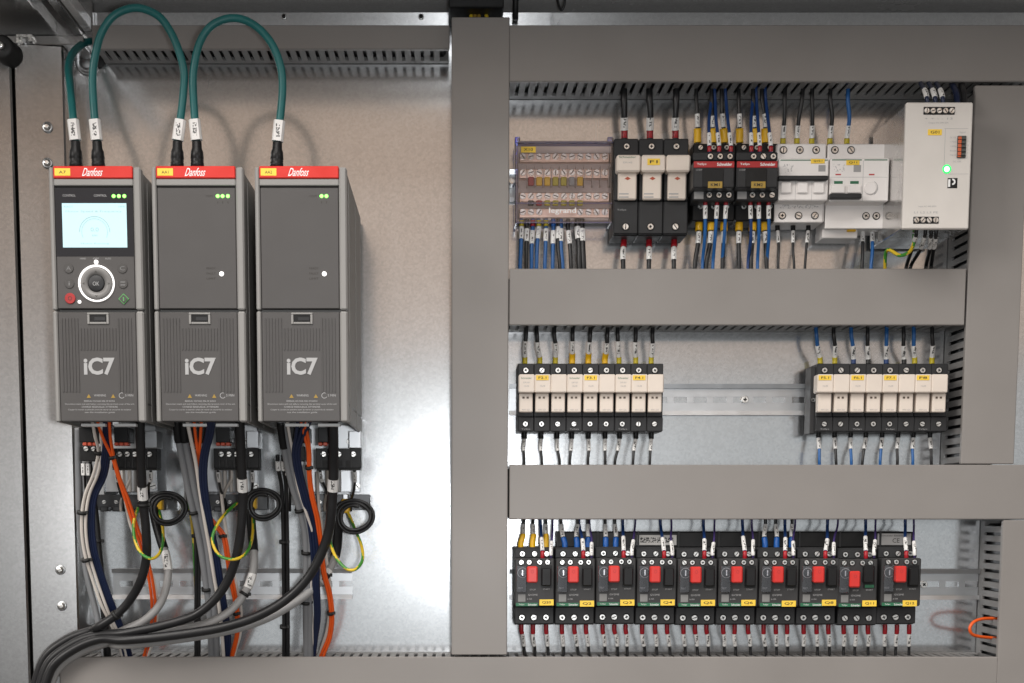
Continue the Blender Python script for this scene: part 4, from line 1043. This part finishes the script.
netcable('teal network cable looping from leftmost to middle drive', [(98, 150, K), (96.7, 139, K), (94.6, 117, K), (92.6, 80, K + 3), (95.4, 55, K + 5), (102, 32, K + 6), (115, 15, K + 7), (136, 7.8, K + 8), (157, 15, K + 7), (169.5, 30, K + 6), (178.5, 50, K + 5), (184, 72, K + 3), (183.5, 92, K), (181, 115, K), (177.6, 139, K), (177, 150, K)],
         [(98.6, 168, 97, 141, 94.6, K), (177.2, 168, 177.5, 141, 180.5, K)])
netcable('teal network cable looping from middle to rightmost drive', [(197, 150, K), (196.2, 139, K), (194.4, 112, K), (193, 82, K + 3), (195, 61, K + 5), (200.5, 41, K + 6), (210, 27, K + 7), (223, 19.8, K + 8), (236, 18.2, K + 8), (249, 22, K + 8), (262, 31.5, K + 7), (273, 46, K + 6), (280.5, 66, K + 4), (282.6, 86, K + 2), (281, 110, K), (278.4, 131, K), (277, 146, K)],
         [(197.4, 168, 196.8, 141, 194.4, K), (276.6, 168, 277.4, 142, 279.6, K)])

# ================================================================ cables hanging below the drives
def cab(label, m, r, pts, **k):
    k.setdefault('name', 'cable'); k.setdefault('cat', 'cable'); k.setdefault('seg', 12)
    return wire(label, m, r, pts, **k)
L = 'leftmost drive'; M_ = 'middle drive'; R_ = 'rightmost drive'
E1 = [(94, 637, 84), (70, 646, 78), (47, 664, 76), (36, 694, 74)]
def bundle_end(o):  # the six heavy cables leave together round the end of the bottom duct
    return [(x + o[0], y + o[1], d + o[2]) for x, y, d in E1]
# --- leftmost drive
cab(f'straight grey cable down the far left below the {L}', GREYC, 3.6, [(78, 428, 70), (78, 450, 66), (78.4, 480, 60), (79, 510, 55), (82, 545, 48), (88, 580, 45), (96, 612, 42), (106, 660, 40)])
for k in range(2):
    o = k * 4.2
    cab(f'white wire down the left under the {L}, {("outer", "inner")[k]} of two', WHTC, 1.7, [(92 + o * 2.2, 420, 185), (95 + o * 1.4, 436, 170), (98.3 + o * .9, 452, 150), (93.5 + o, 474, 135), (85 + o, 495, 125), (81.5 + o, 520, 118), (83.5 + o, 548, 110), (91 + o, 575, 100), (101 + o, 604, 90), (110 + o * .7, 622, 78), (118 + o, 640, 60), (124 + o, 664, 45)], name='wire', cat='wire',
        ties=((97, 452, 4.5), (83, 512, 5.5), (88, 560, 5.5)) if k == 0 else ())
for k in range(4):
    o = k * 2.4
    cab(f'navy wire beside the white pair under the {L}, {ORD[k]} of four', NAVY, 1.7, [(103 + o, 420, 180), (104 + o * .8, 445, 160), (99 + o, 474, 132), (89 + o, 497, 122), (86.5 + o, 522, 114), (89 + o, 550, 106), (97 + o, 578, 96), (107 + o, 606, 85), (115 + o, 626, 72), (121 + o, 645, 56), (126 + o, 664, 45)], name='wire', cat='wire')
cab(f'black cable behind the navy wires under the {L}', BLK, 4.2, [(88, 462, 85), (92, 490, 82), (95.5, 520, 78), (98.5, 550, 74), (102, 585, 70), (105, 620, 64), (108, 664, 50)], ties=((97, 541, 5.5),))
for k in range(2):
    o = k * 3.4
    cab(f'orange wire crossing under the {L}, {("left", "right")[k]} of two', ORANGE, 1.65, [(97 + o * 3.6, 420, 185), (103 + o * 2.2, 438, 172), (112 + o * .6, 457, 158), (118 + o * .5, 477, 148), (126 + o, 502, 138), (135 + o, 530, 126), (142.5 + o, 552, 112), (149 + o, 580, 98), (152 + o, 606, 86), (150.5 + o, 632, 66), (145 + o, 652, 50), (141 + o, 668, 42)], name='wire', cat='wire', ties=((113, 457, 3.6), (151, 612, 3.6)) if k == 0 else ())
cab(f'white wire beside the orange pair under the {L}', WHTC, 1.7, [(122, 470, 66), (124, 492, 80), (129, 520, 90), (136, 538, 92), (147, 560, 96), (155, 585, 92), (157.5, 606, 82), (155, 634, 64), (148, 656, 48), (145, 668, 42)], name='wire', cat='wire', ties=((134, 540, 3.2),))
cab(f'heavy black motor cable under the {L}', BLK, 4.8, [(140, 418, 180), (140.5, 440, 172), (141.5, 470, 160), (143, 500, 148), (146, 530, 138), (146.5, 556, 128), (141, 580, 118), (130, 600, 108), (116, 615, 102), (98, 627, 98)] + bundle_end((-2, -7, 2)), mark=(486.5, 499.5), ties=((144, 504, 6.5), (115, 616, 6)))
def coil(label, cx, cy, r, d, turns=2.3):
    pts = [(cx - r * .98, cy - 24, d - 22), (cx - r, cy - 10, d - 10)]
    n = int(turns * 14)
    for i in range(n + 1):
        a = math.pi * .95 - i * 2 * math.pi / 14; rr = r * (1.02 - .085 * (i / 7)) + .5 * math.sin(i * 1.3)
        pts.append((cx + rr * math.cos(a), cy - rr * .88 * math.sin(a), d + 2.2 * i / 7))
    return cab(label, BLK, 1.9, pts, seg=8, n=3)
coil(f'thin black cable coiled in a ring under the {L}', 167.5, 509, 19.5, 96)
coil(f'thin black cable coiled in a ring under the {M_}', 263.5, 505, 18.5, 96)
coil(f'thin black cable coiled in a ring under the {R_}', 354.5, 517, 20, 96)
def earth(label, pts, lug):
    t = wire(label, GREENC, 1.7, pts, stripe=(GREENC, YELC), name='earth_wire', cat='wire', n=8)
    mb = MB(); mb.pb(lug[0] - 4, lug[1] - 7, lug[0] + 4, lug[1] + 7, 62, 50, 1.2); part('ferrule', mb, YELF, t)
    mb = MB(); mb.pb(lug[0] - 2.4, lug[1] - 12, lug[0] + 2.4, lug[1] - 6.8, 58, 41, .5); part('lug', mb, ZINC, t)
earth(f'green and yellow earth wire looping under the {L}', [(142, 500, 120), (137, 511, 128), (133.6, 524, 134), (135, 540, 140), (141, 553, 146), (151, 558.6, 150), (159, 554, 135), (163, 542, 110), (162.5, 526, 80), (158.5, 508, 58)], (158, 503))
earth(f'green and yellow earth wire looping under the {M_}', [(237, 503, 110), (226, 513, 126), (216, 527, 138), (212.4, 541, 144), (219, 555, 148), (232, 559.4, 150), (243, 556, 140), (250, 546, 118), (253, 530, 86), (252.5, 508, 58)], (252.4, 502))
earth(f'green and yellow earth wire looping under the {R_}', [(329, 532, 120), (331, 545, 132), (337, 559, 142), (347, 569, 148), (356, 569, 146), (362.4, 560, 132), (361.5, 546, 112), (355, 529, 84), (347, 510, 58)], (345.5, 506))
def shielded(label, m, r, pts, bt, mk, **k):
    """grey motor cable that starts in a black shrink boot"""
    return cab(label, m, r, pts, boot=bt, mark=mk, **k)
shielded(f'grey cable with black boot below the ring of the {L}', LGREYC, 4.4, [(153, 506, 60), (156, 522, 66), (161, 540, 74), (166, 556, 82), (168, 572, 88), (165.5, 590, 90), (158, 607, 90), (143, 621, 88), (120, 632, 86)] + bundle_end((10, 6, 4)), (508, 549, 5.4), (552, 570))
shielded(f'grey cable with black boot below the ring of the {M_}', LGREYC, 4.4, [(250, 508, 60), (251.5, 528, 68), (253.5, 548, 78), (254, 566, 86), (248.5, 586, 92), (237, 604, 96), (219, 618, 98), (190, 628, 98), (150, 635, 96), (118, 639, 94)] + bundle_end((10, 7, -4)), (508, 551, 5.4), (574, 588), ties=((243, 593, 5.6),))
shielded(f'grey cable with black boot below the ring of the {R_}', LGREYC, 4.4, [(338, 512, 60), (338, 530, 66), (336, 552, 76), (329, 570, 86), (315, 587, 94), (296, 602, 100), (268, 618, 103), (236, 629, 103), (195, 637, 102), (150, 643, 100), (120, 645, 98)] + bundle_end((9, 6, -14)), (514, 556, 5.6), (570, 582), ties=((327, 575, 5.6),))
# --- middle drive
for k in range(2):
    o = k * 6.5
    cab(f'grey cable with black head under the {M_}, {("left", "right")[k]} of two', GREYC, 3.7, [(177 + o, 420, 165), (178.5 + o, 440, 158), (183.5 + o, 464, 148), (189 + o, 492, 138), (195.5 + o, 520, 126), (201 + o, 548, 114), (205 + o * .9, 576, 102), (209 + o * .8, 606, 90), (211 + o * .8, 632, 74), (211.5 + o * .8, 664, 50)], boot=(420, 442, 4.6), ties=((197, 512, 6), (207, 590, 6)) if k == 0 else ())
cab(f'white wire left of the navy bundle under the {M_}', WHTC, 2.0, [(187, 420, 185), (191, 440, 175), (196, 464, 162), (200, 492, 150), (204.5, 520, 138), (209.5, 548, 124), (214, 576, 110), (219, 606, 94), (222, 634, 76), (224, 664, 52)], name='wire', cat='wire')
for k in range(3):
    o = k * 2.6
    cab(f'navy wire under the {M_}, {ORD[k]} of three', NAVY, 1.9, [(209 + o, 420, 190), (206.5 + o, 436, 178), (202 + o, 454, 168), (200.5 + o, 476, 158), (203 + o, 502, 146), (208 + o, 530, 132), (213.5 + o, 560, 116), (218.5 + o, 592, 100), (223 + o, 622, 82), (224.5 + o, 642, 66), (222 + o, 664, 50)], name='wire', cat='wire')
for k in range(2):
    cab(f'orange wire under the {M_}, {("left", "right")[k]} of two', ORANGE, 1.6, [(194 + k * 7.5, 420, 186), (195.5 + k * 5, 436, 176), (197.8 + k * 2, 454, 164), (200 + k * 2, 480, 120), (206 + k * 2.4, 512, 108), (213 + k * 3, 524, 106), (222 + k * 3, 536, 106), (226 + k * 3, 556, 102), (230 + k * 3, 580, 92), (235 + k * 2.6, 606, 80), (236.5 + k * 2, 630, 66), (233 + k * 2, 648, 54), (228 + k * 2, 666, 42)], name='wire', cat='wire', ties=((222, 537, 3.8), (236, 612, 3.6)) if k == 0 else ())
cab(f'white wire right of the orange pair under the {M_}', WHTC, 1.8, [(220, 472, 66), (222, 500, 78), (226, 530, 88), (231, 560, 90), (236, 585, 84), (241, 610, 72), (240, 634, 60), (235, 652, 48), (231, 668, 42)], name='wire', cat='wire')
cab(f'heavy black motor cable under the {M_}', BLK, 5.0, [(239.5, 418, 180), (240.5, 444, 170), (242, 474, 158), (243, 500, 146), (241, 530, 138), (236.5, 556, 130), (228, 580, 122), (214, 600, 116), (193, 616, 112), (160, 626, 110), (124, 633, 106)] + bundle_end((2, -2, 9)), mark=(478, 491))
for k in range(2):
    cab(f'thin black wire hanging straight under the {M_}, {("left", "right")[k]} of two', BLK, 2.0, [(190 + k * 4, 462, 90), (192.5 + k * 3.6, 490, 84), (195 + k * 3.4, 520, 80), (196 + k * 3, 560, 74), (196 + k * 3, 610, 64), (196 + k * 3, 664, 48)], name='wire', cat='wire', ties=((196, 538, 4.6),) if k == 0 else ())
wire(f'green and yellow wire behind the black pair under the {M_}', GREENC, 1.7, [(188, 494, 60), (190.5, 512, 66), (193, 534, 70), (195, 570, 66), (196.5, 615, 58), (197, 664, 46)], stripe=(GREENC, YELC), name='earth_wire')
# --- rightmost drive
for k in range(2):
    o = k * 5.6
    wire(f'black wire with yellow core mark under the {R_}, {("left", "right")[k]} of two', BLK, 2.2, [(277.5 + o, 455, 118), (278.5 + o, 470, 112), (281.5 + o * .8, 486, 100), (283 + o * .7, 520, 90), (283.6 + o * .7, 560, 80), (284 + o * .7, 610, 66), (284 + o * .7, 664, 48)], mark=(461, 470), fer=(472, 484, YELF, 1.4), name='wire', ties=((284, 544, 5), (285, 628, 5)) if k == 0 else ())
for k in range(2):
    o = k * 5.2
    cab(f'grey cable with black head under the {R_}, {("left", "right")[k]} of two', GREYC, 3.7, [(280.5 + o, 420, 165), (283 + o, 440, 156), (287 + o, 462, 146), (292.5 + o, 486, 136), (300 + o, 510, 126), (305.5 + o * .9, 534, 116), (306.5 + o * .8, 560, 106), (306 + o * .7, 590, 94), (306 + o * .7, 620, 80), (307 + o * .7, 664, 50)], boot=(422, 448, 4.7) if k == 0 else None, ties=((297, 510, 6), (306, 553, 6), (306, 603, 6)) if k == 0 else ())
for k in range(3):
    o = k * 2.7
    cab(f'navy wire under the {R_}, {ORD[k]} of three', NAVY, 1.9, [(298 + o * 2.4, 420, 190), (296 + o * 1.4, 436, 178), (293.5 + o, 452, 166), (296 + o, 472, 154), (302 + o, 496, 142), (308.5 + o, 522, 128), (312 + o, 552, 116), (314 + o * .8, 586, 100), (315.5 + o * .7, 616, 84), (313 + o * .6, 640, 66), (308 + o, 664, 50)], name='wire', cat='wire')
cab(f'white wire between the grey cables under the {R_}', WHTC, 1.6, [(287, 420, 185), (290, 438, 174), (294, 458, 160), (297.5, 484, 146), (306, 512, 134), (313.5, 536, 122), (313.5, 560, 110), (311, 590, 96), (312.5, 630, 74), (311, 664, 50)], name='wire', cat='wire')
for k in range(2):
    o = k * 3.2
    cab(f'orange wire under the {R_}, {("left", "right")[k]} of two', ORANGE, 1.65, [(301 + o, 420, 190), (304.5 + o, 436, 178), (308 + o * .6, 452, 168), (308.4 + o * .6, 474, 156), (311 + o * .7, 496, 144), (316.5 + o * .8, 520, 130), (319.5 + o * .8, 546, 116), (322.5 + o * .8, 572, 102), (328 + o * .9, 594, 90), (330.5 + o * .8, 616, 78), (328.5 + o * .8, 636, 64), (322 + o, 652, 52), (316 + o, 668, 42)], name='wire', cat='wire', ties=((309, 466, 3.4), (329, 612, 3.8)) if k == 0 else ())
cab(f'white wire right of the orange pair under the {R_}', WHTC, 1.7, [(317, 472, 66), (318.5, 500, 76), (322, 530, 84), (326, 556, 86), (330, 584, 80), (330, 606, 68), (327, 630, 58), (321, 650, 48), (317, 668, 42)], name='wire', cat='wire')
cab(f'heavy black motor cable under the {R_}', BLK, 5.2, [(333, 418, 180), (333.5, 444, 170), (333.5, 474, 158), (332, 502, 148), (329.5, 528, 140), (322, 552, 132), (309, 576, 126), (289, 597, 122), (262, 614, 120), (228, 626, 118), (190, 633, 116), (150, 638, 113), (122, 640, 109)] + bundle_end((6, 2, 15)), mark=(479, 491))

# short leads between the terminals and the clamp rails
for nm, x in ((L, 0), (M_, 101.7), (R_, 204)):
    for k, (xa, xb, m) in enumerate(((116, 124, BLK), (129, 121, WHTC), (150, 147, BLK), (84, 92, BLK), (90, 86, BLK))):
        wire(f'short {"white" if m is WHTC else "black"} lead below the terminals of the {nm}, {ORD[k]} from the left' if k < 3 else f'short black lead below the small left terminal of the {nm}, {("left", "right")[k - 3]} of two', m, 1.5,
             [(x + xa, 466 if k < 3 else 472, 108), (x + xa + 1, 478, 104), (x + (xa + xb) / 2 + random.uniform(-3, 3), 490, 84), (x + xb, 502, 56), (x + xb, 511, 48)], None, (472, 481) if k in (0, 2) else None, name='lead')

# ================================================================ things above the tall duct
t = thing('cable_gland', 'black cable gland block under the roof above the tall duct', 'cable gland', P(476, 4, 30))
mbpart(t, 'block', BLACK, [(448.5, -14, 504, 8, 60, .3, 1.5)])
mb = MB(); c = P(477, 8, 30); mb.lathe((c.x, c.y, c.z), [(.016, -.010), (.0155, .0005), (.013, .001)], 20, 'z'); part('collar', mb, RUBBER, t)
for i, (x, m) in enumerate(((470, YELC), (474, YDARK), (478, YDARK), (481, YELC))):
    nm = ('leftmost', 'second', 'third', 'rightmost')[i]
    wire(f'{nm} of four yellowish wires dropping into the tall duct', m, 2.1, [(x - 2, -8, 34), (x, 4, 36), (x + (5 if i == 3 else 1), 14, 38), (x + (6 if i == 3 else 1), 26, 40), (x + 1, 44, 38)], group='wires entering the tall duct')
wire('thin black wire loop hanging above the top duct', BLK, 1.3, [(556, -10, 40), (557.5, 0, 42), (561, 10, 44), (564.5, 4, 46), (565, -10, 48)], cat='wire')
t = thing('roof_stud', 'black stud under the roof right of the tall duct', 'stud', P(516, 14, 12))
mb = MB(); c = P(515.5, 20, 8); mb.lathe(c, [(.0032, 0), (.0032, .020), (.0045, .022), (.0045, .030)], 12, 'z'); part('shank', mb, RUBBER, t)
